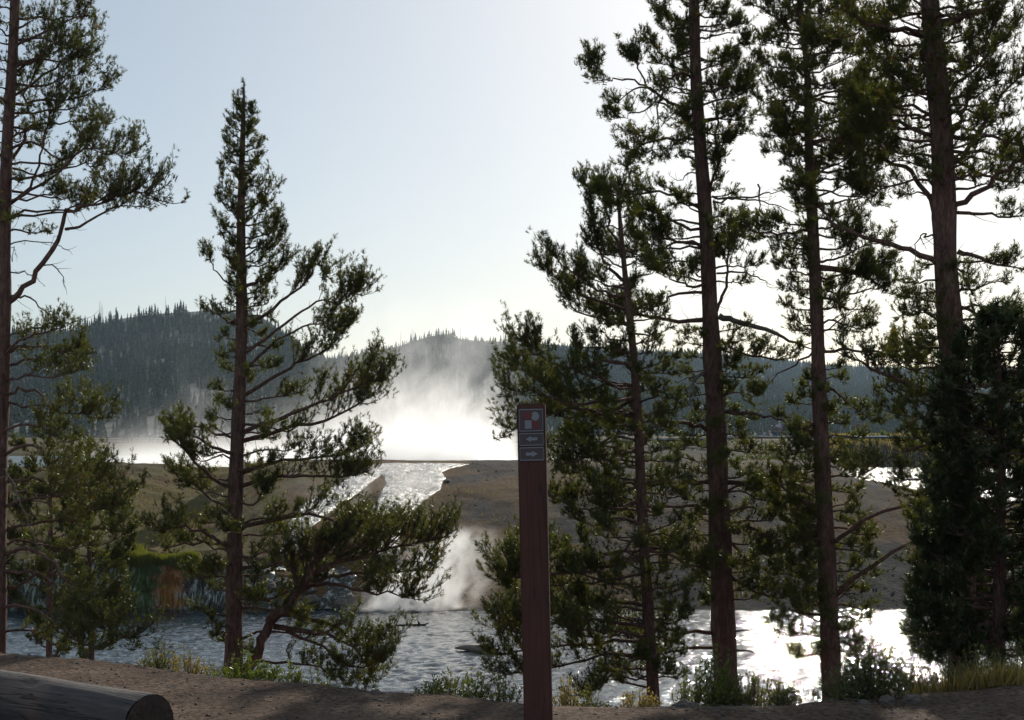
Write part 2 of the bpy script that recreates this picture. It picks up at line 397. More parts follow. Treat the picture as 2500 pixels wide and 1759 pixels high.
# ------------------------------------------------------------------ hills, forest
M_hill = simple("forest_floor", (0.018, 0.024, 0.016), 0.95, 0.4, 0.03)
def hill(name, ridge, foot, depth_back=260, rel=6.0):
    """ridge: rows of (photo column, photo row, distance)"""
    R = np.array(ridge, float)
    pxs = np.arange(R[0, 0], R[-1, 0]+1, 9.0); nt_ = 46
    ry = np.interp(pxs, R[:, 0], R[:, 1]); rd = np.interp(pxs, R[:, 0], R[:, 2])
    ft = np.interp(pxs, [f[0] for f in foot], [f[1] for f in foot])
    V = np.zeros((nt_+8, len(pxs), 3))
    for k in range(nt_+8):
        if k < nt_:
            t = k/(nt_-1.0); D = ft*(1-t)+rd*t; zr = CZ+(HY-ry)/F*rd
            Z = 0.6+(zr-0.6)*(t**1.15*(1-0.18*np.sin(t*PI)))
            X = (pxs-CX)/F*D
            Z = Z+rel*(fb(X, D, 0.010, 4)-0.5)*2*np.sin(min(t, 1)*PI)**0.8*(zr/90.0+0.25)
            if t == 0: Z = Z*0-2.0
        else:
            s = (k-nt_+1)/8.0; D = rd+depth_back*s; X = (pxs-CX)/F*D; Z = zr*(1-s**1.3)-2*s
        V[k, :, 0] = X; V[k, :, 1] = D; V[k, :, 2] = Z
    n = len(pxs); i = np.arange(nt_+7)[:, None]*n; j = np.arange(n-1)[None, :]
    q = np.stack([i+j, i+j+1, i+n+j+1, i+n+j], -1).reshape(-1, 4)
    o = tag(link(name, mesh_np(name, V.reshape(-1, 3), q, M_hill)), kind="structure")
    return V, nt_, pxs
RA = [(-900, 905, 900), (-400, 850, 880), (-150, 828, 860), (0, 815, 850), (180, 806, 850), (225, 795, 850), (300, 778, 850), (390, 766, 850), (450, 763, 860), (530, 757, 870), (600, 762, 880), (650, 782, 880),
      (700, 818, 860), (760, 862, 820), (830, 905, 760), (930, 960, 690), (1050, 1010, 620), (1180, 1050, 560)]
RB = [(250, 1000, 1150), (500, 925, 1120), (700, 885, 1100), (820, 876, 1080), (900, 860, 1060), (975, 846, 1040), (1040, 824, 1020), (1085, 816, 1010), (1130, 830, 1020), (1200, 834, 1050), (1300, 840, 1120),
      (1400, 846, 1200), (1550, 858, 1350), (1700, 862, 1480), (1850, 872, 1560), (2000, 890, 1600), (2150, 898, 1600), (2500, 900, 1560), (3100, 930, 1500)]
VA, nA, pA = hill("hill", RA, [(-900, 420), (600, 430), (1180, 470)])
VB, nB, pB = hill("hill", RB, [(250, 700), (1000, 560), (3100, 640)])

M_conifer = None
def mat_conifer(name, ca, cb):
    m, nt, b = newmat(name)
    oi = nt.nodes.new("ShaderNodeObjectInfo"); v, x, y, z = coords(nt, "Object")
    n = noise(nt, v, 1.5, 3)
    c = ramp(nt, (E(nt, oi.outputs["Random"])*0.6+n*0.4), [(0.2, ca), (0.8, cb)])
    nt.links.new(c, b.inputs["Base Color"]); b.inputs["Roughness"].default_value = 0.9; b.inputs["Specular IOR Level"].default_value = 0.1
    return m
M_con = mat_conifer("far_conifer_needles", (0.02, 0.034, 0.016), (0.042, 0.062, 0.028))
M_con_trunk = simple("far_conifer_bark", (0.10, 0.08, 0.065), 0.9)
M_snag = simple("bleached_snag_wood", (0.22, 0.20, 0.18), 0.9)
def far_conifer(seed, h=8.0, w=1.25):
    """small conifer: trunk, and ragged tiers of drooping boughs"""
    rs = np.random.RandomState(seed); V = []; T = []; MI = []
    def tri(a, b, c, m=0): T.append((len(V), len(V)+1, len(V)+2)); V.extend([a, b, c]); MI.append(m)
    for k in range(3):
        a0 = k*2.09; a1 = a0+2.09
        tri((0.09*math.cos(a0), 0.09*math.sin(a0), 0), (0.09*math.cos(a1), 0.09*math.sin(a1), 0), (0, 0, h*0.96), 1)
    n = 17
    for k in range(n):
        t = k/(n-1.0); z = h*(0.10+0.84*t); r = w*(1-t)**0.85*rs.uniform(0.72, 1.12)+0.10
        for j in range(5 if t < 0.7 else 4):
            a = rs.uniform(0, 2*PI); r2 = r*rs.uniform(0.6, 1.15); s = 0.42*r2+0.12
            ca, sa = math.cos(a), math.sin(a); dz = h*rs.uniform(0.01, 0.05)
            tip = (r2*ca, r2*sa, z-dz)
            tri((0, 0, z+h*0.075), (r2*0.75*ca-s*sa, r2*0.75*sa+s*ca, z-dz*0.6), tip)
            tri((0, 0, z+h*0.075), tip, (r2*0.75*ca+s*sa, r2*0.75*sa-s*ca, z-dz*0.6))
    tri((-0.12, 0, h*0.88), (0.12, 0, h*0.88), (0, 0, h)); tri((0, -0.12, h*0.88), (0, 0.12, h*0.88), (0, 0, h))
    return mesh_np("conifer", np.array(V), np.array(T), [M_con, M_con_trunk], False, MI)
con_meshes = [far_conifer(3+i, 8.0, w) for i, w in enumerate((1.5, 1.75, 2.0, 1.6, 1.85))]
def snag_mesh(seed):
    rs = np.random.RandomState(seed); mb = MB(); h = 8.0
    mb.tube([(0, 0, 0), (0.05, 0, h*0.5), (0.1, 0.05, h)], [0.13, 0.09, 0.03], 4)
    for k in range(14):
        z = rs.uniform(0.3, 0.95)*h; a = rs.uniform(0, 6.28); l = rs.uniform(0.3, 0.8)*(1.1-z/h)
        mb.tube([(0.05, 0, z), (0.05+l*math.cos(a), l*math.sin(a), z+0.1)], [0.035, 0.02], 3)
    return mb.mesh("snag", M_snag)
snag_m = [snag_mesh(i) for i in range(3)]
def ridge_pos(V, n, pxs, px, t=1.0):
    k = min(int(t*(n-1)), n-1); j = int(np.clip((px-pxs[0])/9.0, 0, len(pxs)-1)); jj = min(j+1, len(pxs)-1); f = np.clip((px-pxs[j])/9.0, 0, 1)
    return V[k, j]*(1-f)+V[k, jj]*f
rs = random.Random(4)
first_con = []
def ridge_tree(V, n, pxs, px, hgt, label, group, snag=False):
    p = ridge_pos(V, n, pxs, px, rs.uniform(0.95, 1.0) if not snag else 1.0)
    me = rs.choice(snag_m if snag else con_meshes)
    o = link("snag" if snag else "conifer", me, None, (p[0], p[1], p[2]-0.5), (rs.uniform(-.03, .03), rs.uniform(-.03, .03), rs.uniform(0, 6.28)))
    s = hgt/8.0; o.scale = (s*rs.uniform(0.9, 1.15), s*rs.uniform(0.9, 1.15), s)
    tag(o, label, "dead tree" if snag else "conifer", group)
    if not snag: first_con.append(o)
pxk = 185.0
while pxk < 735:                                         # skyline of the left hill
    gap = 395 < pxk < 400 or 298 < pxk < 308
    if not gap:
        ridge_tree(VA, nA, pA, pxk, rs.choice([5, 6, 7, 8, 8.5, 9.5]) if pxk < 460 else rs.uniform(4.0, 7.0), "small dark conifer on the skyline of the steep left hill", "conifers along the skyline of the left hill")
    pxk += rs.uniform(3.5, 8.5) if pxk > 240 else rs.uniform(3, 7)
pxk = 30.0
while pxk < 185:
    ridge_tree(VA, nA, pA, pxk, rs.uniform(5, 8.0), "small dark conifer on the skyline of the steep left hill", "conifers along the skyline of the left hill"); pxk += rs.uniform(5, 10)
pxk = 760.0
while pxk < 1420:                                        # skyline of the middle hill
    peak = math.exp(-((pxk-1080)/30.0)**2)
    ridge_tree(VB, nB, pB, pxk, rs.uniform(3.6, 6.6)+2.0*peak+(3.0 if rs.random() < 0.06 else 0), "small dark conifer on the skyline of the hill behind the steam", "conifers along the skyline of the hill behind the steam")
    pxk += rs.uniform(3.5, 7.5)
for px_, h_ in ((243, 13), (247, 12), (250, 11), (184, 10), (60, 9), (404, 10), (165, 8)):
    ridge_tree(VA, nA, pA, px_, h_, "bare bleached snag rising among conifers on the left hill", "bare snags on the left hill", True)
for px_, h_ in ((744, 9), (770, 12), (830, 9), (978, 10), (1006, 10), (1009, 8), (1124, 9), (1230, 11), (1331, 9)):
    ridge_tree(VB, nB, pB, px_, h_, "bare thin snag on the skyline of the hill behind the steam", "bare snags on the middle hill", True)
# the wooded slopes: one mass of trees (geometry nodes instance the same small conifers on scattered points)
pts = []
def scatter(V, n, step, tmin=0.02, tmax=0.99, tail=True):
    cols = V.shape[1]
    for k in range(int(tmin*(n-1)), int(tmax*(n-1))):
        for j in range(cols-1):
            a, b, c, d = V[k, j], V[k, j+1], V[k+1, j+1], V[k+1, j]
            px = CX+a[0]/a[1]*F
            if px < -500 or px > 2950: continue
            area = np.linalg.norm(b-a)*np.linalg.norm(d-a)
            cnt = area/(step*step); cnt = int(cnt)+(rs.random() < cnt % 1)
            for _ in range(cnt):
                u, w = rs.random(), rs.random()
                p = (a*(1-u)+b*u)*(1-w)+(d*(1-u)+c*u)*w
                if fb(p[0], p[1], 0.02, 3) < 0.36 and rs.random() < 0.6: continue
                pts.append((p[0], p[1], p[2]-0.4))
scatter(VA, nA, 4.6, tmax=0.955); scatter(VB, nB, 5.4, tmax=0.97)
for _ in range(520):                                    # right part of the far skyline
    px_ = rs.uniform(1420, 2700); p = ridge_pos(VB, nB, pB, px_, rs.uniform(0.95, 1.0)); pts.append((p[0], p[1], p[2]-0.4))
pm = bpy.data.meshes.new("forest"); pm.vertices.add(len(pts)); pm.vertices.foreach_set("co", np.array(pts, dtype=np.float32).ravel())
a = pm.attributes.new("rnd", 'FLOAT', 'POINT'); a.data.foreach_set("value", np.random.rand(len(pts)).astype(np.float32))
a = pm.attributes.new("idx", 'INT', 'POINT'); a.data.foreach_set("value", np.random.randint(0, 4, len(pts)).astype(np.int32))
pm.update()
fo = tag(link("forest", pm), "dense dark conifer forest covering both hill slopes", "forest", kind="stuff")
gnt = bpy.data.node_groups.new("forest_scatter", 'GeometryNodeTree')
gnt.interface.new_socket("Geometry", in_out='INPUT', socket_type='NodeSocketGeometry'); gnt.interface.new_socket("Geometry", in_out='OUTPUT', socket_type='NodeSocketGeometry')
gi = gnt.nodes.new("NodeGroupInput"); go = gnt.nodes.new("NodeGroupOutput")
iop = gnt.nodes.new("GeometryNodeInstanceOnPoints"); iop.inputs["Pick Instance"].default_value = True
g2i = gnt.nodes.new("GeometryNodeGeometryToInstance")
seen = {}
for o in first_con:
    seen.setdefault(o.data.name, o)
for o in list(seen.values())[:4]:
    oi = gnt.nodes.new("GeometryNodeObjectInfo"); oi.inputs[0].default_value = o; oi.inputs[1].default_value = False
    gnt.links.new(oi.outputs["Geometry"], g2i.inputs[0])
at = gnt.nodes.new("GeometryNodeInputNamedAttribute"); at.data_type = 'FLOAT'; at.inputs[0].default_value = "rnd"
ai = gnt.nodes.new("GeometryNodeInputNamedAttribute"); ai.data_type = 'INT'; ai.inputs[0].default_value = "idx"
mr = gnt.nodes.new("ShaderNodeMapRange"); gnt.links.new(at.outputs["Attribute"], mr.inputs[0]); mr.inputs[3].default_value = 0.55; mr.inputs[4].default_value = 1.0
mu = gnt.nodes.new("ShaderNodeMath"); mu.operation = 'MULTIPLY'; mu.inputs[1].default_value = 977.0; gnt.links.new(at.outputs["Attribute"], mu.inputs[0])
cx = gnt.nodes.new("ShaderNodeCombineXYZ"); gnt.links.new(mu.outputs[0], cx.inputs[2])
gnt.links.new(gi.outputs[0], iop.inputs["Points"]); gnt.links.new(g2i.outputs[0], iop.inputs["Instance"])
gnt.links.new(ai.outputs["Attribute"], iop.inputs["Instance Index"]); gnt.links.new(mr.outputs[0], iop.inputs["Scale"]); gnt.links.new(cx.outputs[0], iop.inputs["Rotation"])
gnt.links.new(iop.outputs[0], go.inputs[0])
fm = fo.modifiers.new("scatter", 'NODES'); fm.node_group = gnt
fo.data.materials.append(M_con)
print("forest points", len(pts))

# ------------------------------------------------------------------ pine trees
def mat_bark():
    m, nt, b = newmat("pine_bark")
    v, x, y, z = coords(nt)
    sv = vec(nt, x, y, z*0.28)
    n1 = noise(nt, sv, 22, 5, 0.65, 0.6); n3 = noise(nt, v, 3.0, 3)
    vo = nt.nodes.new("ShaderNodeTexVoronoi"); vo.feature = 'DISTANCE_TO_EDGE'; vo.inputs["Scale"].default_value = 34
    nt.links.new(sv, vo.inputs["Vector"]); ve = (E(nt, vo.outputs[0])+n1*0.5-0.15).ss(0.0, 0.3)
    c = ramp(nt, (n1*0.7+n3*0.3), [(0.3, (0.08, 0.042, 0.033)), (0.55, (0.20, 0.112, 0.088)), (0.75, (0.32, 0.215, 0.18))])
    c = mix(nt, (1.0-ve)*0.45, c, (0.04, 0.026, 0.022))
    nt.links.new(c, b.inputs["Base Color"]); b.inputs["Roughness"].default_value = 0.9; b.inputs["Specular IOR Level"].default_value = 0.2
    bump(nt, b, n1*0.8+ve*0.35, 0.9, 0.03)
    return m
def mat_needles(name, ca, cb, cc, tr=0.4):
    m, nt, b = newmat(name); nt.nodes.remove(b); out = nt.nodes["Material Output"]
    at = nt.nodes.new("ShaderNodeAttribute"); at.attribute_name = "tint"
    c = ramp(nt, E(nt, at.outputs["Fac"]), [(0.0, ca), (0.55, cb), (0.97, cb), (1.0, cc)])
    d = nt.nodes.new("ShaderNodeBsdfDiffuse"); t = nt.nodes.new("ShaderNodeBsdfTranslucent"); gl = nt.nodes.new("ShaderNodeBsdfGlossy")
    gl.inputs["Roughness"].default_value = 0.35; gl.inputs["Color"].default_value = (0.7, 0.75, 0.6, 1)
    nt.links.new(c, d.inputs[0])
    cy = mix(nt, 1.0, c, (1.5, 1.55, 0.55), 'MULTIPLY'); nt.links.new(cy, t.inputs[0])
    ms = nt.nodes.new("ShaderNodeMixShader"); ms.inputs[0].default_value = tr; nt.links.new(d.outputs[0], ms.inputs[1]); nt.links.new(t.outputs[0], ms.inputs[2])
    m2 = nt.nodes.new("ShaderNodeMixShader"); m2.inputs[0].default_value = 0.05; nt.links.new(ms.outputs[0], m2.inputs[1]); nt.links.new(gl.outputs[0], m2.inputs[2])
    nt.links.new(m2.outputs[0], out.inputs[0]); return m
M_bark = mat_bark()
M_deadwood = simple("dead_branch_wood", (0.16, 0.135, 0.12), 0.9, 0.3, 12, 0.3)
M_needle = mat_needles("pine_needles", (0.045, 0.052, 0.015), (0.10, 0.102, 0.028), (0.20, 0.11, 0.03), 0.48)
M_needle_shaded = mat_needles("shaded_pine_needles", (0.022, 0.032, 0.012), (0.05, 0.058, 0.02), (0.10, 0.07, 0.02), 0.25)  # darker copy of the pine needles, with the broad pine's shade painted in

def shoot_templates(k, nn, rs):
    """needle sprays along a shoot whose axis is +Z; one thin triangle per needle"""
    T = []
    for _ in range(k):
        tri = np.zeros((nn, 3, 3))
        for i in range(nn):
            z0 = rs.uniform(-0.015, 0.045); a = rs.uniform(0, 2*PI); el = rs.uniform(0.35, 1.5)
            L = rs.uniform(0.040, 0.062); d = np.array([math.cos(a)*math.sin(el), math.sin(a)*math.sin(el), math.cos(el)])
            s = np.cross(d, [0.3, 0.2, 0.9]); s /= np.linalg.norm(s); s = s*0.0047
            p0 = np.array([0, 0, z0]); tri[i] = [p0-s, p0+s, p0+d*L]
        T.append(tri)
    return np.array(T)
RSN = np.random.RandomState(21)
TPL = shoot_templates(14, 16, RSN)

def crown_mesh(name, O, A, S, mat, tints, width=1.0):
    O = np.array(O); A = np.array(A); S = np.array(S); n = len(O)
    A /= np.linalg.norm(A, axis=1, keepdims=True)+1e-9
    ref = RSN.normal(size=(n, 3)); U = np.cross(A, ref); U /= np.linalg.norm(U, axis=1, keepdims=True)+1e-9; W = np.cross(A, U)
    R = np.stack([U, W, A], -1)
    t = TPL[RSN.randint(0, len(TPL), n)].copy()           # n,nn,3,3
    if width != 1.0:
        c = (t[:, :, 0:1]+t[:, :, 1:2])/2; t[:, :, 0:2] = c+(t[:, :, 0:2]-c)*width
    v = np.einsum('nij,nabj->nabi', R, t)*S[:, None, None, None]+O[:, None, None, :]
    nn = t.shape[1]; v = v.reshape(-1, 3)
    f = np.arange(len(v)).reshape(-1, 3)
    return mesh_np(name, v, f, mat, False, attr=np.repeat(tints, nn*3))

class Pine:
    def __init__(s, name, label, trunk, widths, D, seed, mat=None, sscale=1.0, group=None, dens=1.0, twig_r=1.0, cat="pine tree"):
        s.rs = np.random.RandomState(seed); s.D = D; s.mat = mat or M_needle
        s.T = np.array([P(x, y, D) for x, y in trunk]); s.R = np.array(widths)/F*D/2.0; s.ty = np.array([y for x, y in trunk], float)
        b = s.T[0].copy(); gz = float(ground_h(b[0], b[1]))-0.12
        if gz < b[2]:
            d = (s.T[0]-s.T[1]); d = d/max(1e-6, -d[2]); nb = b+d*(b[2]-gz); s.T = np.vstack([nb, s.T]); s.R = np.concatenate([[s.R[0]*1.18], s.R]); s.ty = np.concatenate([[HY-(nb[2]-CZ)/D*F], s.ty])
        s.base = s.T[0].copy()
        s.root = link(name, None, None, tuple(s.base)); s.root.empty_display_size = 0.5
        tag(s.root, label, cat, group)
        s.O = []; s.A = []; s.S = []; s.ss = sscale*0.88; s.dens = dens*1.1; s.tr = twig_r; s.twn = 1.0
    def trunk_at(s, py):
        o = np.argsort(s.ty); t = s.ty[o]
        return np.array([np.interp(py, t, s.T[o, k]) for k in range(3)]), float(np.interp(py, t, s.R[o]))
    def make_trunk(s):
        n = 44; z = np.linspace(s.T[0, 2], s.T[-1, 2], n); o = np.argsort(s.T[:, 2])
        pts = np.stack([np.interp(z, s.T[o, 2], s.T[o, k]) for k in range(3)], -1)
        ph = s.rs.uniform(0, 6)
        pts[:, 0] += 0.018*np.sin(z*1.7+ph)*np.linspace(0, 1, n); pts[:, 1] += 0.03*np.sin(z*1.1+ph*2)*np.linspace(0, 1, n)
        r = np.interp(z, s.T[o, 2], s.R[o])*(1+0.05*np.sin(z*5+ph)+s.rs.uniform(-0.03, 0.03, n))
        r[0] *= 1.35; r[1] *= 1.15
        mb = MB(); np.random.seed(int(ph*1000)); mb.tube(pts, r, 14, rough=0.045)
        s.trunk = mb.build("trunk", M_bark, s.root, origin=s.base)
    def shoots_on(s, pts, sc=1.0, spacing=0.085, t0=0.35):
        seg = np.linalg.norm(np.diff(pts, axis=0), axis=1); L = seg.sum(); cum = np.concatenate([[0], np.cumsum(seg)])
        n = max(1, int(L*(1-t0)/spacing*s.dens))
        for k in range(n+1):
            u = t0*L+(1-t0)*L*(k/max(1, n)); p = np.array([np.interp(u, cum, pts[:, c]) for c in range(3)])
            i = min(np.searchsorted(cum, u), len(pts)-1); i = max(i, 1); d = pts[i]-pts[i-1]; d = d/(np.linalg.norm(d)+1e-9)
            a = d*0.6+np.array([0, 0, 0.45])+s.rs.normal(0, 0.6, 3)
            if k == n: a = d+np.array([0, 0, 0.5])
            s.O.append(p+s.rs.normal(0, 0.016, 3)); s.A.append(a); s.S.append(sc*s.ss*s.rs.uniform(0.8, 1.25))
            if k == n:                                      # the leading bud has two or three side shoots round it
                for _ in range(1):
                    s.O.append(p+s.rs.normal(0, 0.035, 3)); s.A.append(d+np.array([0, 0, 0.5])+s.rs.normal(0, 0.7, 3)); s.S.append(sc*s.ss*s.rs.uniform(0.75, 1.1))
    def twig(s, mb, p, d, L, r, fol, depth=0, t0=0.3):
        n = 4 if depth == 0 else 3; pts = [p]; dd = d/(np.linalg.norm(d)+1e-9)
        for k in range(n-1):
            dd = dd+np.array([0, 0, 0.26])+s.rs.normal(0, 0.16, 3); dd /= np.linalg.norm(dd)
            pts.append(pts[-1]+dd*L/(n-1))
        pts = np.array(pts); mb.tube(pts, np.linspace(r, r*0.4, n), 3, cap=False)
        if fol: s.shoots_on(pts, t0=t0)
        if depth < 1 and L > 0.18:
            m = int(2+L*6.0)
            for k in range(m):
                t = s.rs.uniform(0.2, 0.95); q = pts[min(int(t*(n-1)), n-2)]; q = q+(pts[min(int(t*(n-1))+1, n-1)]-q)*s.rs.rand()
                side = np.cross(dd, [0, 0, 1.0]); side = side*s.rs.choice([-1, 1])+np.array([0, 0, s.rs.uniform(-0.15, 0.7)])
                s.twig(mb, q, dd*0.75+side*0.8, L*s.rs.uniform(0.25, 0.5), r*0.6, fol, depth+1, t0=0.15)
    def branch(s, pts, r0, fol=True, f0=0.4, side=0.33, ntw=None, name="branch", up=0.12, rough=0.02):
        pts = np.asarray(pts, float)
        # resample smoothly (Catmull-Rom) with small kinks
        if len(pts) > 2:
            Q = np.vstack([2*pts[0]-pts[1], pts, 2*pts[-1]-pts[-2]]); out = []
            for i in range(len(pts)-1):
                p0, p1, p2, p3 = Q[i:i+4]
                for t in np.linspace(0, 1, 4)[:-1]:
                    out.append(0.5*((2*p1)+(-p0+p2)*t+(2*p0-5*p1+4*p2-p3)*t*t+(-p0+3*p1-3*p2+p3)*t**3))
            out.append(pts[-1]); pts = np.array(out)
        n = len(pts); L = np.linalg.norm(np.diff(pts, axis=0), axis=1).sum()
        pts[1:] += s.rs.normal(0, rough, (n-1, 3))*np.array([1, 1, 0.8])*min(1.0, L)
        rad = r0*(1-np.linspace(0, 1, n)**1.1*0.82)
        mb = MB(); mb.tube(pts, rad, 5, cap=True, rough=0.08)
        if ntw is None: ntw = int((5+L*10.0)*s.twn)
        for k in range(ntw):
            t = f0+(1-f0)*s.rs.uniform(0, 1)**0.8 if fol else s.rs.uniform(0.25, 1.0)
            i = min(int(t*(n-1)), n-2); q = pts[i]+(pts[i+1]-pts[i])*s.rs.rand(); d = pts[i+1]-pts[i]; d /= np.linalg.norm(d)+1e-9
            sd = np.cross(d, [0, 0, 1.0]); sd /= np.linalg.norm(sd)+1e-6
            sd = sd*s.rs.choice([-1, 1])*s.rs.uniform(0.3, 1)+np.array([0, 0, s.rs.uniform(-0.25, 0.75)])
            tl = L*side*s.rs.uniform(0.5, 1.15)*(1.25-t*0.6); tl = float(np.clip(tl, 0.09, 0.55))
            if fol: s.twig(mb, q, d*0.7+sd*0.85, tl, max(0.005, r0*0.26)*s.tr, True)
            else: s.twig(mb, q, d*0.5+sd*0.8+np.array([0, 0, -0.5]), tl*0.8, max(0.004, r0*0.22)*s.tr, False, 0 if s.rs.rand() < 0.4 else 1)
        if fol:
            s.shoots_on(pts[int(n*0.72):], t0=0.1); s.shoots_on(pts[-2:], t0=0.0, spacing=0.03)
        # a few bare dead twigs near the trunk
        for k in range(int(1+L*2.2)):
            t = s.rs.uniform(0.05, max(0.1, f0)); i = min(int(t*(n-1)), n-2); d = pts[i+1]-pts[i]; d /= np.linalg.norm(d)+1e-9
            s.twig(mb, pts[i], d*0.5+s.rs.normal(0, 0.8, 3)+np.array([0, 0, -0.45]), s.rs.uniform(0.1, 0.34), 0.0045*s.tr, False, 1)
        mb.build(name, M_bark if fol else M_deadwood, s.trunk, origin=s.base)
    def px_branch(s, pl, w, fol=True, depth=0.0, **k):
        """pl: photo points starting at the trunk; depth: how far (m) the tip comes towards (-) or goes away from (+) the camera"""
        m = len(pl); t = np.linspace(0, 1, m)
        pts = []
        for i, (x, y) in enumerate(pl):
            Dd = s.D+depth*t[i]; pts.append(P(x, y, Dd))
        s.branch(pts, w/F*s.D/2.0, fol, **k)
    def env_branches(s, env, n, y0, y1, f0=0.4, rise=0.15, droop=0.0, wmin=5.0, side=0.33, depthf=0.8, bias=0.0):
        """fill branches round the trunk inside an outline: env rows (row, reach left, reach right) in photo pixels"""
        en = np.array(env, float); ga = s.rs.uniform(0, 6)
        for k in range(n):
            y = y0+(y1-y0)*(k+s.rs.uniform(-0.4, 0.4))/max(1, n-1); ga += 2.399+s.rs.uniform(-0.5, 0.5)
            c, sn = math.cos(ga), math.sin(ga)
            l = np.interp(y, en[:, 0], en[:, 1]); r = np.interp(y, en[:, 0], en[:, 2])
            reach = (r if c > 0 else l)/F*s.D; av = (l+r)/2/F*s.D
            dx = c*reach; dy = sn*av*depthf; mul = s.rs.uniform(0.72, 1.04); dx *= mul; dy *= mul
            p0, tr = s.trunk_at(y); L = math.hypot(dx, dy)
            if L < 0.06: continue
            up = L*(rise+s.rs.uniform(-0.14, 0.2)); dr = L*droop
            p1 = p0+np.array([dx*0.35, dy*0.35, up*0.15-dr*0.2]); p2 = p0+np.array([dx*0.72, dy*0.72, up*0.45-dr*0.8]); p3 = p0+np.array([dx, dy, up*1.0-dr])
            off = np.array([0, 0, -(up-dr)*0.5])
            s.branch([p0+off, p1+off+s.rs.normal(0, 0.05*L, 3), p2+off+s.rs.normal(0, 0.06*L, 3), p3+off], max(0.009, min(tr*0.42, 0.010+0.011*L)), True, f0=f0, side=side)
    def finish(s, width=1.0):
        top, up_ = s.T[-1], s.T[-1]-s.T[-2]; up_ = up_/np.linalg.norm(up_)
        for k in range(26):                                 # shoots along the leader
            s.O.append(top-up_*s.rs.uniform(-0.02, 0.45)); s.A.append(up_*0.9+s.rs.normal(0, 0.5, 3)); s.S.append(s.ss*s.rs.uniform(0.7, 1.1))
        n = len(s.O); O = np.array(s.O)
        tint = np.clip(fb(O[:, 0]*3+s.base[0], O[:, 2]*3, 1.3, 3)*0.9+RSN.uniform(-0.15, 0.2, n), 0, 0.96)
        tint[RSN.rand(n) < 0.012] = 1.0
        me = crown_mesh("crown", O-s.base, s.A, s.S, s.mat, tint, width)
        link("crown", me, s.root)
        print(s.root.name, "shoots", n)

# --- pine on the left of the middle: tall pointed crown
t = Pine("pine_tree", "slender pointed pine standing alone left of the steaming stream", [(570, 1650), (572, 1400), (580, 1100), (588, 800), (592, 500), (593, 300), (593, 200)], [46, 41, 35, 29, 18, 11, 3], 22.0, 1, sscale=1.15)
t.make_trunk()
env = [(195, 3, 3), (230, 10, 12), (270, 24, 28), (300, 40, 34), (350, 54, 46), (400, 60, 56), (450, 72, 74), (500, 68, 105), (540, 70, 118), (600, 60, 118), (650, 40, 140), (700, 40, 125), (760, 50, 100), (850, 60, 120), (950, 70, 150), (1050, 110, 190), (1150, 150, 190),
       (1250, 150, 200), (1350, 170, 270), (1450, 110, 270), (1550, 70, 260), (1620, 40, 160)]
t.env_branches(env, 74, 215, 750, f0=0.22, rise=0.5, side=0.34)
t.env_branches(env, 30, 760, 1180, f0=0.4, rise=0.05, side=0.3)
t.env_branches(env, 26, 1200, 1600, f0=0.35, rise=0.05, side=0.3)
for pl, w, d in [([(590, 800), (640, 770), (700, 725), (735, 700), (770, 650), (790, 655)], 10, -0.5), ([(588, 870), (650, 830), (720, 775), (770, 740), (830, 735), (875, 712)], 9, -0.8), ([(588, 900), (660, 850), (740, 800), (800, 790), (845, 800)], 8, 0.5),
                 ([(586, 970), (660, 930), (730, 890), (800, 850), (835, 800)], 11, 1.0),
                 ([(592, 710), (560, 690), (530, 665), (515, 640), (500, 618)], 6, 0.3), ([(590, 790), (560, 785), (530, 768), (500, 755)], 6, -0.5),
                 ([(583, 1060), (680, 1020), (780, 985), (860, 950), (930, 930)], 12, -0.6), ([(583, 1080), (690, 1050), (790, 1030), (870, 990), (910, 960)], 12, 1.2), ([(582, 1160), (660, 1130), (760, 1120), (840, 1110), (895, 1090)], 10, -0.4), ([(582, 1190), (660, 1170), (740, 1160), (820, 1170), (890, 1150)], 12, -1.3),
                 ([(582, 1190), (540, 1180), (490, 1140), (450, 1100), (415, 1062)], 12, -0.6), ([(582, 1070), (530, 1060), (480, 1040), (430, 1060)], 9, 0.7), ([(582, 1250), (520, 1220), (470, 1180), (425, 1150)], 10, 0.3), ([(580, 1110), (520, 1090), (470, 1060), (440, 1070)], 10, -1.0),
                 ([(578, 1350), (520, 1310), (470, 1290), (420, 1290), (385, 1300)], 11, -0.8), ([(578, 1330), (520, 1325), (450, 1330), (395, 1345)], 10, 0.6),
                 ([(576, 1390), (640, 1385), (700, 1370), (770, 1360), (850, 1340), (930, 1330)], 11, -1.2), ([(577, 1300), (660, 1270), (760, 1260), (860, 1290), (930, 1300)], 13, 0.4),
                 ([(575, 1520), (540, 1530), (505, 1500)], 8, -0.4)]:
    t.px_branch(pl, w, True, d, f0=0.38 if w > 9 else 0.6, side=0.3)
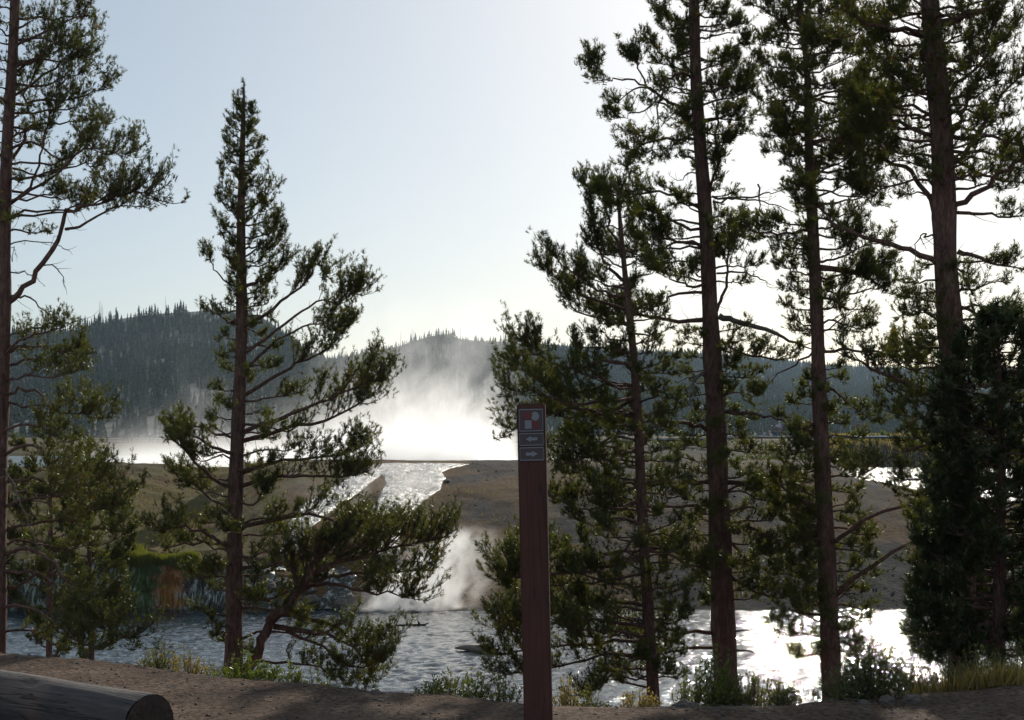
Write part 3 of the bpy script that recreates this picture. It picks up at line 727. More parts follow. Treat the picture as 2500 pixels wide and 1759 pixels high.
# forked low stem rising from the foot of the trunk
fork = [(600, 1640), (625, 1600), (650, 1545), (670, 1500), (720, 1460), (760, 1400), (800, 1340), (860, 1300)]
t.px_branch(fork, 30, True, -0.8, f0=0.6, side=0.3)
for pl, w, d in [([(650, 1545), (700, 1470), (740, 1420), (800, 1380), (880, 1360), (960, 1340), (1060, 1320)], 17, -1.0), ([(720, 1450), (800, 1410), (880, 1400), (960, 1400), (1050, 1385)], 12, -0.3), ([(740, 1430), (830, 1430), (920, 1450), (1010, 1450)], 11, -1.5),
                 ([(670, 1530), (740, 1540), (800, 1550), (860, 1580), (940, 1560)], 15, -0.7), ([(680, 1500), (760, 1510), (830, 1540), (880, 1600), (900, 1660)], 13, 0.2), ([(620, 1610), (700, 1620), (780, 1630), (850, 1670)], 9, -1.0), ([(700, 1540), (790, 1580), (860, 1630), (945, 1610)], 10, -1.3), ([(660, 1470), (620, 1430), (640, 1380)], 8, -0.5),
                 ([(700, 1390), (760, 1320), (830, 1290), (900, 1300), (950, 1310)], 12, 0.4), ([(760, 1400), (850, 1350), (930, 1310), (1000, 1310), (1055, 1345)], 11, 0.8)]:
    t.px_branch(pl, w, True, d, f0=0.4, side=0.3)
t.px_branch([(582, 1090), (575, 1050), (570, 1000), (573, 940)], 6, False, -0.3, ntw=3)
t.finish()

# --- pine at the left edge
t = Pine("pine_tree", "tall open-crowned pine at the left edge of the view behind the log", [(-8, 1640), (-4, 1200), (4, 900), (11, 600), (22, 300), (34, 0), (42, -200), (48, -420)], [46, 42, 38, 33, 27, 23, 16, 4], 20.0, 2, sscale=0.95)
t.make_trunk()
env = [(-420, 10, 10), (-300, 40, 70), (-150, 50, 140), (0, 60, 185), (50, 60, 195), (150, 60, 220), (220, 60, 225), (300, 60, 215), (380, 60, 215), (450, 60, 230), (550, 60, 180), (620, 50, 90)]
t.env_branches(env, 80, -400, 560, f0=0.4, rise=0.1, side=0.3)
for pl, w, d, f in [([(12, 745), (60, 700), (105, 648), (140, 590), (160, 530), (165, 515), (200, 510), (260, 490), (300, 470), (368, 475)], 15, -0.6, 0.62), ([(160, 560), (200, 555), (250, 520), (310, 500), (372, 515)], 8, -0.5, 0.45),
                    ([(14, 530), (70, 515), (140, 512), (200, 500), (230, 480)], 8, 0.4, 0.7), ([(14, 510), (60, 470), (120, 440), (180, 380), (220, 360), (260, 375), (340, 370)], 9, -0.5, 0.55), ([(16, 430), (60, 340), (80, 290), (60, 230), (95, 160), (130, 60)], 9, 0.5, 0.5),
                    ([(14, 500), (70, 460), (95, 400), (105, 330), (130, 240), (150, 200)], 8, -0.4, 0.55), ([(18, 400), (80, 395), (140, 400), (200, 350), (230, 320)], 7, 0.3, 0.55), ([(20, 310), (80, 310), (150, 300), (210, 290), (255, 300)], 7, 0.2, 0.5),
                    ([(25, 240), (90, 200), (150, 150), (210, 140), (260, 190)], 8, -0.3, 0.45), ([(30, 120), (90, 90), (150, 60), (210, 30), (215, -10)], 8, 0, 0.4), ([(28, 180), (90, 150), (160, 110), (240, 70)], 8, 0.6, 0.4),
                    ([(10, 860), (60, 845), (110, 850), (160, 860), (205, 840)], 9, -0.4, 0.15), ([(8, 900), (60, 880), (120, 880), (170, 890), (215, 870)], 8, 0.5, 0.15), ([(8, 870), (50, 830), (100, 810), (160, 800)], 8, -0.9, 0.2), ([(8, 930), (60, 920), (130, 920), (215, 900)], 7, -1.0, 0.3),
                    ([(5, 965), (50, 955), (100, 965), (130, 1000), (190, 1015), (260, 1025)], 9, -0.8, 0.5), ([(6, 980), (60, 990), (130, 985), (190, 980), (240, 990)], 7, 0.3, 0.5), ([(0, 1060), (50, 1040), (110, 1050), (160, 1075)], 8, -0.6, 0.4),
                    ([(-2, 1120), (60, 1090), (110, 1110), (170, 1160), (210, 1180), (300, 1170)], 9, -1.2, 0.35), ([(-2, 1180), (60, 1170), (130, 1180), (200, 1200), (280, 1210), (330, 1200)], 9, 0.4, 0.3), ([(-2, 1240), (70, 1220), (150, 1210), (230, 1240), (300, 1230)], 9, -0.7, 0.3),
                    ([(-4, 1300), (80, 1280), (160, 1270), (230, 1290), (300, 1300)], 9, 0.6, 0.3), ([(-4, 1360), (60, 1340), (120, 1360), (160, 1420), (200, 1500), (260, 1540), (330, 1560)], 11, -1.2, 0.45), ([(-5, 1400), (70, 1400), (140, 1430), (200, 1490), (280, 1500), (345, 1570)], 9, -0.5, 0.5),
                    ([(-6, 1480), (60, 1480), (130, 1520), (190, 1570), (250, 1590)], 9, -1.4, 0.35), ([(-6, 1440), (60, 1420), (130, 1400), (190, 1430)], 8, 0.5, 0.4), ([(-6, 1540), (50, 1540), (110, 1560), (160, 1590)], 8, 0.2, 0.3), ([(-4, 1330), (60, 1320), (140, 1340), (250, 1330)], 8, 1.0, 0.3)]:
    t.px_branch(pl, w, True, d, f0=f, side=0.27)
for pl, w in [([(8, 815), (60, 805), (120, 795), (170, 790), (215, 778)], 7), ([(14, 725), (60, 725), (100, 750), (140, 785)], 7), ([(6, 850), (60, 850), (130, 845), (200, 842)], 6), ([(15, 665), (60, 668), (90, 680), (110, 700)], 4), ([(30, 640), (36, 600), (40, 640)], 2),
              ([(100, 650), (140, 655), (155, 690), (160, 720)], 4), ([(0, 1130), (30, 1180), (60, 1240), (80, 1300), (110, 1370)], 5), ([(20, 600), (80, 590), (150, 600), (180, 620)], 4)]:
    t.px_branch(pl, w, False, random.uniform(-0.6, 0.6), ntw=5)
t.finish()

# --- young pines behind the left edge
for nm, lab, tr, wd, D, sd, env, n in [
    ("young_pine_tree", "bushy young pine low behind the pine at the left edge", [(120, 1680), (122, 1300), (124, 1000)], [18, 12, 3], 27.0, 31, [(1000, 10, 12), (1060, 70, 60), (1150, 120, 110), (1300, 140, 130), (1450, 110, 110), (1650, 80, 90)], 44),
    ("young_pine_tree", "small rounded young pine against the yellow mound of the terrace", [(222, 1680), (220, 1350), (218, 1078)], [16, 10, 3], 28.5, 32, [(1078, 6, 8), (1110, 50, 40), (1200, 80, 90), (1320, 90, 110), (1450, 80, 90), (1650, 60, 60)], 56)]:
    t = Pine(nm, lab, tr, wd, D, sd, sscale=1.25, dens=0.75); t.make_trunk()
    t.env_branches(env, n, env[0][0]+10, 1600, f0=0.25, rise=0.3, side=0.36); t.finish(1.3)

# --- small pine right of the post
t = Pine("pine_tree", "thin-trunked leaning pine just right of the brown trail post", [(1596, 1725), (1577, 1400), (1562, 1100), (1547, 900), (1530, 700), (1518, 560), (1508, 440)], [30, 27, 24, 20, 15, 11, 3], 21.0, 3, sscale=1.2)
t.make_trunk()
env = [(440, 10, 10), (480, 50, 40), (560, 100, 60), (640, 150, 90), (720, 160, 100), (800, 120, 110), (900, 200, 120), (1000, 220, 120), (1100, 200, 120), (1200, 200, 130), (1300, 210, 120), (1400, 200, 110), (1500, 230, 120), (1600, 240, 110), (1680, 150, 60)]
t.env_branches(env, 22, 455, 760, f0=0.35, rise=0.4, side=0.34)
t.env_branches(env, 96, 780, 1670, f0=0.3, rise=0.08, side=0.32)
for pl, w, d in [([(1528, 690), (1500, 665), (1475, 640), (1455, 600), (1447, 530), (1440, 470)], 10, -0.3), ([(1525, 640), (1490, 560), (1480, 500), (1470, 455)], 8, 0.6), ([(1530, 730), (1480, 715), (1430, 690), (1390, 660), (1345, 610)], 8, -0.6), ([(1535, 760), (1470, 740), (1410, 720), (1360, 680), (1325, 650)], 9, 0.4), ([(1535, 790), (1470, 780), (1410, 760), (1370, 700)], 8, 0.9),
                 ([(1545, 900), (1480, 880), (1400, 900), (1330, 880), (1300, 860), (1278, 830)], 10, -0.5), ([(1548, 940), (1480, 940), (1400, 960), (1320, 930), (1275, 905), (1245, 898)], 10, 0.5), ([(1550, 980), (1480, 980), (1400, 990), (1330, 965), (1240, 950)], 9, -1.0), ([(1550, 1020), (1470, 1010), (1390, 1000), (1300, 1030), (1250, 1050)], 9, -0.4),
                 ([(1552, 970), (1490, 1010), (1420, 1060), (1350, 1090)], 9, 0.8), ([(1560, 1100), (1480, 1110), (1410, 1120), (1350, 1150)], 9, -0.7), ([(1562, 1190), (1500, 1200), (1420, 1210), (1360, 1230)], 8, 0.4), ([(1570, 1290), (1510, 1360), (1450, 1400), (1400, 1390)], 8, -0.6),
                 ([(1575, 1370), (1480, 1380), (1380, 1400), (1290, 1410), (1255, 1405), (1228, 1398)], 11, -0.9), ([(1575, 1340), (1480, 1350), (1370, 1360), (1290, 1370), (1245, 1362)], 9, 0.2), ([(1578, 1400), (1480, 1420), (1370, 1430), (1280, 1440), (1240, 1430)], 8, -0.2), ([(1585, 1530), (1480, 1520), (1370, 1520), (1280, 1550), (1232, 1535)], 11, -0.9), ([(1585, 1560), (1470, 1570), (1350, 1580), (1260, 1590), (1205, 1600)], 10, 0.3), ([(1588, 1600), (1490, 1600), (1400, 1620), (1310, 1640), (1232, 1650)], 9, -0.5),
                 ([(1582, 1480), (1470, 1470), (1350, 1500), (1270, 1515), (1220, 1535)], 10, 0.9), ([(1588, 1590), (1540, 1620), (1480, 1660), (1420, 1700)], 10, -1.0), ([(1583, 1345), (1640, 1360), (1690, 1380), (1730, 1390)], 9, 0.9), ([(1580, 1560), (1530, 1545), (1450, 1540), (1380, 1545)], 9, -1.2)]:
    t.px_branch(pl, w, True, d, f0=0.35, side=0.3)
t.finish()

# --- big pine right of it
t = Pine("pine_tree", "thick straight pine rising out of the top of the view right of the post", [(1774, 1730), (1766, 1500), (1753, 1200), (1745, 950), (1731, 700), (1712, 400), (1697, 100), (1688, -100), (1682, -350)], [64, 58, 52, 47, 38, 33, 27, 21, 5], 23.0, 4, sscale=1.3)
t.make_trunk()
env = [(-350, 10, 10), (-200, 60, 70), (0, 90, 130), (100, 110, 150), (200, 110, 160), (300, 80, 165), (350, 70, 130), (400, 70, 90), (450, 120, 70), (520, 220, 110), (600, 220, 140), (660, 160, 140), (750, 150, 60), (850, 80, 110), (950, 100, 120), (1100, 120, 130), (1300, 110, 170), (1450, 90, 140), (1520, 60, 60)]
t.env_branches(env, 80, -330, 400, f0=0.25, rise=0.15, side=0.33)
t.env_branches(env, 20, 440, 690, f0=0.4, rise=0.15, side=0.32)
t.env_branches(env, 62, 800, 1480, f0=0.3, rise=0.0, side=0.32)
for pl, w, d, f in [([(1700, 270), (1640, 250), (1600, 225), (1570, 195), (1555, 155), (1545, 145)], 9, -0.4, 0.75), ([(1600, 228), (1560, 205), (1520, 190), (1490, 196), (1460, 180), (1435, 155)], 6, -0.7, 0.55), ([(1590, 215), (1555, 215), (1520, 240), (1480, 262)], 6, 0.2, 0.6), ([(1630, 260), (1600, 250), (1555, 275), (1530, 285), (1490, 295)], 6, 0.4, 0.5),
                    ([(1700, 185), (1650, 182), (1625, 205), (1610, 260), (1600, 330), (1590, 400)], 8, -0.6, 0.45), ([(1710, 345), (1650, 338), (1580, 350), (1540, 370), (1530, 420)], 9, -0.3, 0.4), ([(1690, 120), (1640, 140), (1600, 120), (1570, 95)], 7, 0.4, 0.4), ([(1690, 60), (1640, 50), (1600, 20)], 6, -0.6, 0.3),
                    ([(1728, 620), (1690, 590), (1640, 590), (1600, 570), (1560, 530)], 10, -0.6, 0.45), ([(1722, 560), (1670, 555), (1600, 520), (1540, 500), (1490, 500)], 9, 0.4, 0.4), ([(1724, 520), (1650, 480), (1590, 470), (1500, 480), (1430, 460)], 9, -0.3, 0.4), ([(1725, 600), (1660, 590), (1600, 610), (1540, 630), (1470, 620)], 8, 0.9, 0.4),
                    ([(1738, 780), (1660, 785), (1590, 775), (1520, 770), (1450, 760)], 13, -0.5, 0.4), ([(1735, 720), (1680, 710), (1620, 740), (1570, 760), (1500, 790)], 9, 0.4, 0.4), ([(1730, 690), (1680, 700), (1640, 680), (1590, 660)], 8, -0.8, 0.4),
                    ([(1755, 830), (1790, 850), (1840, 870), (1900, 880), (1940, 870)], 9, -0.6, 0.4), ([(1750, 760), (1765, 720), (1775, 660), (1785, 600), (1800, 540)], 10, 0.5, 0.5), ([(1740, 400), (1750, 330), (1745, 250), (1760, 200)], 9, 0.5, 0.4), ([(1720, 480), (1745, 430), (1760, 370), (1800, 330)], 9, -0.4, 0.3),
                    ([(1728, 1050), (1680, 1035), (1620, 1030), (1560, 1050), (1480, 1040)], 12, -0.5, 0.5), ([(1770, 1005), (1830, 1010), (1880, 1020), (1920, 1035), (1950, 1060)], 9, -0.6, 0.97), ([(1775, 1178), (1850, 1180), (1900, 1200), (1960, 1260), (2000, 1330)], 12, -0.6, 0.6), ([(1780, 1290), (1840, 1295), (1900, 1320), (1960, 1325)], 11, -0.3, 0.6), ([(1780, 1320), (1830, 1370), (1890, 1400), (1960, 1410)], 10, 0.5, 0.3),
                    ([(1740, 1180), (1680, 1182), (1620, 1180), (1570, 1200)], 9, 0.6, 0.5), ([(1735, 1225), (1680, 1235), (1620, 1240), (1560, 1230), (1500, 1260)], 11, -0.6, 0.5), ([(1740, 1385), (1680, 1365), (1640, 1345), (1590, 1340)], 14, -0.5, 0.5), ([(1745, 1545), (1680, 1542), (1600, 1540), (1520, 1560)], 12, -0.4, 0.5), ([(1745, 1582), (1680, 1580), (1620, 1595), (1560, 1600)], 10, 0.3, 0.4),
                    ([(1780, 1400), (1830, 1440), (1880, 1460), (1940, 1450)], 9, -0.7, 0.3), ([(1775, 1250), (1830, 1240), (1900, 1250), (1950, 1290)], 8, 0.9, 0.3)]:
    t.px_branch(pl, w, True, d, f0=f, side=0.29)
for pl, w in [([(1738, 480), (1790, 486), (1850, 478), (1890, 468), (1925, 466)], 7), ([(1740, 493), (1800, 488), (1860, 492), (1905, 505), (1955, 530)], 6), ([(1850, 450), (1852, 490), (1845, 530), (1832, 580), (1800, 640)], 5), ([(1750, 668), (1800, 667), (1850, 675), (1872, 690), (1893, 710)], 6), ([(1755, 772), (1800, 785), (1870, 805), (1930, 832), (1988, 852)], 17),
              ([(1796, 1542), (1820, 1540), (1843, 1533)], 7), ([(1796, 1588), (1825, 1590), (1845, 1595)], 7), ([(1730, 905), (1700, 925), (1690, 960), (1685, 1000)], 10), ([(1725, 915), (1690, 920), (1650, 935)], 6), ([(1712, 380), (1690, 368), (1665, 365)], 8), ([(1714, 400), (1685, 385), (1665, 380)], 8), ([(1716, 420), (1680, 425), (1655, 440), (1630, 420)], 4)]:
    t.px_branch(pl, w, False, random.uniform(-0.5, 0.3), ntw=6 if w < 9 else 3)
t.finish()

# --- third large pine
t = Pine("pine_tree", "tall reddish-trunked pine between the thick pine and the broad one", [(2032, 1705), (2022, 1450), (2010, 1200), (2001, 950), (1990, 700), (1981, 450), (1972, 200), (1948, 0), (1935, -140), (1925, -330)], [50, 46, 41, 36, 31, 25, 17, 13, 10, 3], 22.0, 5, sscale=1.32)
t.make_trunk()
env = [(-330, 10, 10), (-200, 80, 60), (-100, 120, 110), (0, 130, 140), (100, 140, 170), (200, 130, 200), (300, 140, 220), (380, 110, 220), (430, 60, 180), (500, 80, 170), (560, 130, 190), (620, 150, 190), (680, 70, 190), (750, 110, 210), (820, 50, 150), (950, 60, 60), (1050, 120, 100), (1200, 150, 120), (1350, 130, 130), (1500, 120, 110), (1600, 90, 80)]
t.env_branches(env, 112, -310, 470, f0=0.25, rise=0.15, side=0.34)
t.env_branches(env, 36, 500, 820, f0=0.3, rise=0.05, side=0.32)
t.env_branches(env, 70, 900, 1600, f0=0.28, rise=0.0, side=0.32)
for pl, w, d, f in [([(1988, 560), (1940, 570), (1880, 570), (1820, 560), (1790, 590)], 9, -0.6, 0.35), ([(1992, 655), (2060, 662), (2120, 680), (2170, 710)], 14, -0.5, 0.4), ([(1995, 850), (1960, 880), (1900, 910), (1860, 960)], 7, 0.2, 0.9), ([(1998, 860), (2060, 855), (2130, 860), (2200, 870), (2260, 880)], 9, 0.6, 0.5),
                    ([(2005, 940), (2050, 960), (2090, 1000), (2140, 1030)], 8, -0.5, 0.5), ([(1990, 1030), (1965, 1060), (1945, 1100), (1930, 1160)], 9, -0.5, 0.4), ([(2015, 1330), (2080, 1290), (2160, 1250), (2280, 1215), (2350, 1190)], 14, -1.8, 0.6), ([(2035, 1460), (2100, 1400), (2180, 1350), (2240, 1310), (2250, 1280)], 14, -0.6, 0.6), ([(2005, 1300), (1950, 1330), (1880, 1350)], 8, 0.5, 0.3), ([(2055, 1565), (2080, 1580), (2100, 1610)], 9, -0.3, 0.2),
                    ([(2015, 1500), (1960, 1500), (1920, 1490), (1900, 1540)], 8, -0.5, 0.3), ([(2000, 1590), (1960, 1600), (1930, 1590)], 7, 0.3, 0.2), ([(2010, 1230), (1950, 1220), (1890, 1180), (1840, 1200)], 8, 0.2, 0.3), ([(1975, 420), (2040, 420), (2100, 400), (2150, 400)], 8, 0.5, 0.4), ([(1980, 310), (1920, 335), (1870, 330)], 7, -0.5, 0.3)]:
    t.px_branch(pl, w, True, d, f0=f, side=0.3)
for pl, w in [([(2022, 1470), (2070, 1440), (2120, 1380), (2150, 1330)], 5), ([(1992, 815), (2040, 790), (2080, 760), (2120, 750)], 5)]:
    t.px_branch(pl, w, False, 0.3, ntw=5)
t.finish()

# --- broad pine on the right
t = Pine("pine_tree", "broad heavy-limbed pine near the right edge with forking branches", [(2352, 1680), (2345, 1200), (2326, 850), (2309, 600), (2297, 350), (2272, 50), (2262, -150), (2255, -380)], [72, 65, 60, 57, 55, 46, 38, 8], 16.5, 6, sscale=1.12)
t.make_trunk()
env = [(-380, 20, 20), (-200, 150, 150), (0, 220, 200), (100, 230, 220), (200, 230, 200), (300, 220, 200), (400, 210, 200), (520, 120, 180), (620, 90, 170), (700, 120, 170), (800, 170, 170), (900, 190, 180), (1000, 200, 180), (1100, 190, 180), (1200, 160, 160), (1350, 150, 160), (1450, 110, 140)]
t.env_branches(env, 108, -360, 470, f0=0.3, rise=0.1, side=0.3)
t.env_branches(env, 86, 640, 1560, f0=0.25, rise=-0.05, side=0.3)
for pl, w, d, f in [([(2285, 640), (2220, 615), (2130, 585), (2060, 560), (1995, 510), (1940, 500)], 16, 0.6, 0.6), ([(2282, 520), (2250, 450), (2200, 410), (2130, 380), (2060, 350), (1990, 330)], 15, 0.6, 0.45), ([(2275, 330), (2210, 310), (2150, 290), (2080, 310)], 12, -0.3, 0.45), ([(2285, 290), (2230, 262), (2170, 260), (2100, 235)], 10, 0.5, 0.4),
                    ([(2270, 85), (2180, 70), (2090, 50), (2060, 10)], 12, -0.5, 0.4), ([(2275, 100), (2190, 75), (2110, 70), (2040, 100), (1975, 125)], 9, 0.4, 0.5), ([(2290, 60), (2360, 35), (2440, 10), (2520, -20)], 24, -0.4, 0.5), ([(2320, 345), (2335, 310), (2355, 260), (2385, 180), (2410, 100), (2450, 20)], 14, -0.6, 0.4), ([(2325, 400), (2380, 340), (2430, 260), (2480, 200), (2530, 160)], 14, 0.5, 0.5),
                    ([(2300, 240), (2360, 190), (2430, 120), (2480, 40)], 12, 0.8, 0.35), ([(2325, 335), (2400, 335), (2460, 345), (2530, 360)], 12, -0.2, 0.5), ([(2325, 370), (2400, 372), (2460, 390), (2530, 400)], 10, 0.9, 0.5), ([(2328, 520), (2380, 480), (2430, 440), (2480, 400), (2540, 370)], 17, -0.4, 0.5), ([(2330, 385), (2380, 420), (2440, 440), (2520, 450)], 11, 0.6, 0.4),
                    ([(2332, 520), (2400, 526), (2460, 530), (2530, 525)], 10, 0.2, 0.5), ([(2338, 615), (2380, 622), (2430, 645), (2520, 665)], 13, -0.4, 0.5), ([(2342, 750), (2400, 770), (2460, 790), (2530, 790)], 10, 0.3, 0.4), ([(2350, 850), (2400, 855), (2450, 830), (2520, 860)], 15, -0.6, 0.3), ([(2320, 970), (2250, 950), (2180, 920), (2110, 890), (2060, 870)], 16, -0.3, 0.5),
                    ([(2335, 1060), (2270, 1080), (2200, 1110), (2130, 1150), (2080, 1150)], 9, 0.4, 0.4), ([(2340, 1130), (2280, 1150), (2220, 1170), (2170, 1180)], 10, -0.5, 0.4), ([(2335, 930), (2280, 900), (2220, 900), (2170, 870)], 9, 0.4, 0.35), ([(2325, 800), (2280, 770), (2240, 760), (2190, 780)], 9, -0.6, 0.2)]:
    t.px_branch(pl, w, True, d, f0=f, side=0.27)
for pl, w in [([(2282, 578), (2262, 575), (2245, 572), (2232, 620), (2226, 680)], 6), ([(2300, 1500), (2260, 1560), (2230, 1600), (2200, 1620)], 9), ([(2330, 1560), (2310, 1600), (2290, 1640)], 8)]:
    t.px_branch(pl, w, False, -0.2, ntw=4)
t.finish(0.9)

# --- dense low pine at the right edge, two stems close by; shade painted into the needles
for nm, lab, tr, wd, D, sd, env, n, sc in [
    ("dense_pine_tree", "dense shade-darkened bushy pine filling the right edge below the broad pine", [(2440, 1690), (2440, 1200), (2438, 760)], [34, 24, 4], 14.5, 61, [(760, 10, 10), (800, 70, 80), (880, 130, 130), (1000, 170, 140), (1150, 180, 150), (1300, 190, 160), (1450, 210, 160), (1580, 210, 160), (1650, 150, 120)], 150, 1.45),
    ("dense_pine_tree", "shade-darkened young pine in front of the broad pine's foot", [(2330, 1690), (2328, 1400), (2325, 1180)], [22, 16, 4], 17.5, 62, [(1180, 10, 10), (1250, 80, 80), (1400, 120, 110), (1550, 120, 110), (1650, 90, 90)], 100, 1.35)]:
    t = Pine(nm, lab, tr, wd, D, sd, sscale=sc, mat=M_needle_shaded); t.make_trunk()
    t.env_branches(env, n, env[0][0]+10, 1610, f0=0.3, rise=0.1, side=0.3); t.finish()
#__PART2__

# ------------------------------------------------------------------ trail post
M_post, nt, b = newmat("post_brown_paint")
v, x, y, z = coords(nt)
gr = noise(nt, vec(nt, x, y, z*0.06), 60, 5, 0.7, 0.3); pt = noise(nt, v, 5, 4, 0.6)
ck = (noise(nt, vec(nt, x, y, z*0.03), 26, 2, 0.5)-0.5)._op('ABSOLUTE').ss(0.0, 0.012)
c = ramp(nt, gr*0.6+pt*0.4, [(0.3, (0.055, 0.018, 0.013)), (0.55, (0.10, 0.031, 0.022)), (0.75, (0.15, 0.055, 0.04))])
c = mix(nt, (1.0-ck)*0.7, c, (0.018, 0.012, 0.011)); nt.links.new(c, b.inputs["Base Color"]); b.inputs["Roughness"].default_value = 0.75
bump(nt, b, gr*0.4+ck*0.6, 0.6, 0.006)
M_panel = simple("sign_panel_brown", (0.085, 0.055, 0.06), 0.5, 0.08, 6)
M_panel_white = simple("sign_white_print", (0.26, 0.26, 0.30), 0.5, 0.05, 6)
M_panel_red = simple("sign_red_print", (0.17, 0.028, 0.034), 0.5, 0.08, 6)
PW, PH = 0.124, 1.985
root = link("trail_post", None, None, (0.131, 7.0, 0.0)); root.rotation_euler = (0, math.radians(-1.31), math.radians(-3))
tag(root, "brown square trail post carrying a small pictogram and two arrow panels", "trail post")
bm = bmesh.new(); bmesh.ops.create_cube(bm, size=1.0)
bmesh.ops.scale(bm, vec=(PW, PW, PH+0.3), verts=bm.verts); bmesh.ops.translate(bm, vec=(0, 0, (PH-0.3)/2), verts=bm.verts)
bmesh.ops.bevel(bm, geom=bm.edges[:], offset=0.006, segments=2, affect='EDGES')
me = bpy.data.meshes.new("post"); bm.to_mesh(me); bm.free(); me.materials.append(M_post); link("post", me, root)
def plate(name, poly, y, th, mat, parent):
    """a flat shape in the post's front plane: poly of (x, z), facing the camera, th thick"""
    n = len(poly); v = [(x, y-th, z) for x, z in poly]+[(x, y, z) for x, z in poly]
    bm = bmesh.new(); vs = [bm.verts.new(p) for p in v]
    bm.faces.new(vs[:n]); bm.faces.new(vs[n:][::-1])
    for i in range(n): bm.faces.new((vs[i], vs[i+n], vs[(i+1) % n+n], vs[(i+1) % n]))
    bmesh.ops.recalc_face_normals(bm, faces=bm.faces); me = bpy.data.meshes.new(name); bm.to_mesh(me); bm.free(); me.materials.append(mat)
    return link(name, me, parent)
def rect(x0, z0, x1, z1): return [(x0, z0), (x1, z0), (x1, z1), (x0, z1)]
def disc(cx, cz, rx, rz, n=20): return [(cx+rx*math.cos(a), cz+rz*math.sin(a)) for a in np.linspace(0, 2*PI, n, endpoint=False)]
yf = -PW/2-0.0005
def pz(py): return CZ+(HY-py)/F*7.0
def px_(c): return (c/7.69-98.5)/F*7.0              # column inside the sign close-up
def sign_panel(name, y0, y1):
    p = plate(name, rect(-0.056, pz(y1), 0.056, pz(y0)), yf, 0.004, M_panel, root)
    for a, b in ((y0+0.6, y0+2.6), (y1-2.6, y1-0.6)): plate("border_line", rect(-0.052, pz(b), 0.052, pz(a)), yf-0.0045, 0.0012, M_panel_white, p)
    for x in (-0.052, 0.0505): plate("border_line", rect(x, pz(y1-2.6), x+0.0015, pz(y0+2.6)), yf-0.0045, 0.0012, M_panel_white, p)
    return p
p1 = sign_panel("pictogram_panel", 999, 1054); p2 = sign_panel("arrow_panel", 1057, 1088.5); p3 = sign_panel("arrow_panel", 1091.5, 1124.5)
p1["label"] = "pictogram panel with a grey figure and red band"; p2["label"] = "panel with arrow pointing left"; p3["label"] = "panel with arrow pointing right"
def cz(r): return pz(950+r/7.69)
plate("figure_head", disc(px_(835), cz(515), 0.0175, 0.0195), yf-0.0045, 0.0012, M_panel_white, p1)
plate("figure_body", rect(px_(640), cz(745), px_(765), cz(590)), yf-0.0045, 0.0012, M_panel_white, p1)
plate("red_band", [(px_(600), cz(440)), (px_(760), cz(430)), (px_(785), cz(500)), (px_(740), cz(575)), (px_(640), cz(570)), (px_(590), cz(500))], yf-0.006, 0.0012, M_panel_red, p1)
plate("red_band", [(px_(770), cz(600)), (px_(885), cz(595)), (px_(905), cz(750)), (px_(770), cz(750))], yf-0.006, 0.0012, M_panel_red, p1)
for p, r, sg in ((p2, 937, -1), (p3, 1217, 1)):
    z = cz(r); a = [(0.026, 0), (0.002, 0.0135), (0.002, 0.0065), (-0.026, 0.0065), (-0.026, -0.0065), (0.002, -0.0065), (0.002, -0.0135)]
    plate("arrow", [(x*sg, z+q) for x, q in a], yf-0.0045, 0.0014, M_panel_white, p)

# ------------------------------------------------------------------ log barrier
def mat_log():
    m, nt, b = newmat("weathered_log")
    v, x, y, z = coords(nt)
    sv = vec(nt, x*0.35, y*4.0, z*4.0); n1 = noise(nt, sv, 6, 6, 0.7, 0.4)
    cr = noise(nt, vec(nt, x*0.12, y*2.2, z*2.2), 7.0, 3, 0.5, 0.7); ck = (cr-0.5)._op('ABSOLUTE').ss(0.0, 0.018)
    c = ramp(nt, n1, [(0.3, (0.038, 0.029, 0.027)), (0.5, (0.07, 0.056, 0.053)), (0.7, (0.112, 0.092, 0.088))])
    c = mix(nt, noise(nt, v, 2.0, 3).ss(0.5, 0.75)*0.5, c, (0.20, 0.12, 0.09))
    c = mix(nt, (1.0-ck)*0.85, c, (0.02, 0.017, 0.016))
    nt.links.new(c, b.inputs["Base Color"]); b.inputs["Roughness"].default_value = 0.8
    bump(nt, b, n1*0.4+ck*0.8, 0.8, 0.015); return m
M_log = mat_log(); M_logend = simple("log_end_grain", (0.055, 0.034, 0.026), 0.9, 0.35, 30, 0.5)
lr = link("log_barrier", None, None, (-2.07, 9.0, 0.0)); lr.rotation_euler = (0, 0, math.atan2(0.6, -0.8))
tag(lr, "weathered grey log lying along the dirt verge with a dark sawn end", "log")
R0 = 0.183; nl, ns = 46, 56; V = []
for i in range(nl):
    x = 3.6*i/(nl-1)
    for j in range(ns):
        a = 2*PI*j/ns; r = R0*(1+0.012*math.sin(3*a+x)+0.03*(mnoise.noise(Vector((x*0.7, math.cos(a)*1.5, math.sin(a)*1.5)))))
        r += 0.005*mnoise.noise(Vector((x*1.2, math.cos(a)*9, math.sin(a)*9)))
        kx, ka = 1.0, 1.15                                # a knot
        d2 = ((x-kx)/0.05)**2+((a-ka)/0.22)**2; r -= 0.022*math.exp(-d2)
        if i == 0: r *= 0.985
        V.append((x, r*math.cos(a), R0+r*math.sin(a)))
V = np.array(V); i = np.arange(nl-1)[:, None]*ns; j = np.arange(ns)[None, :]; k = (j+1) % ns
link("log_body", mesh_np("log_body", V, np.stack([i+j, i+ns+j, i+ns+k, i+k], -1).reshape(-1, 4), M_log), lr)
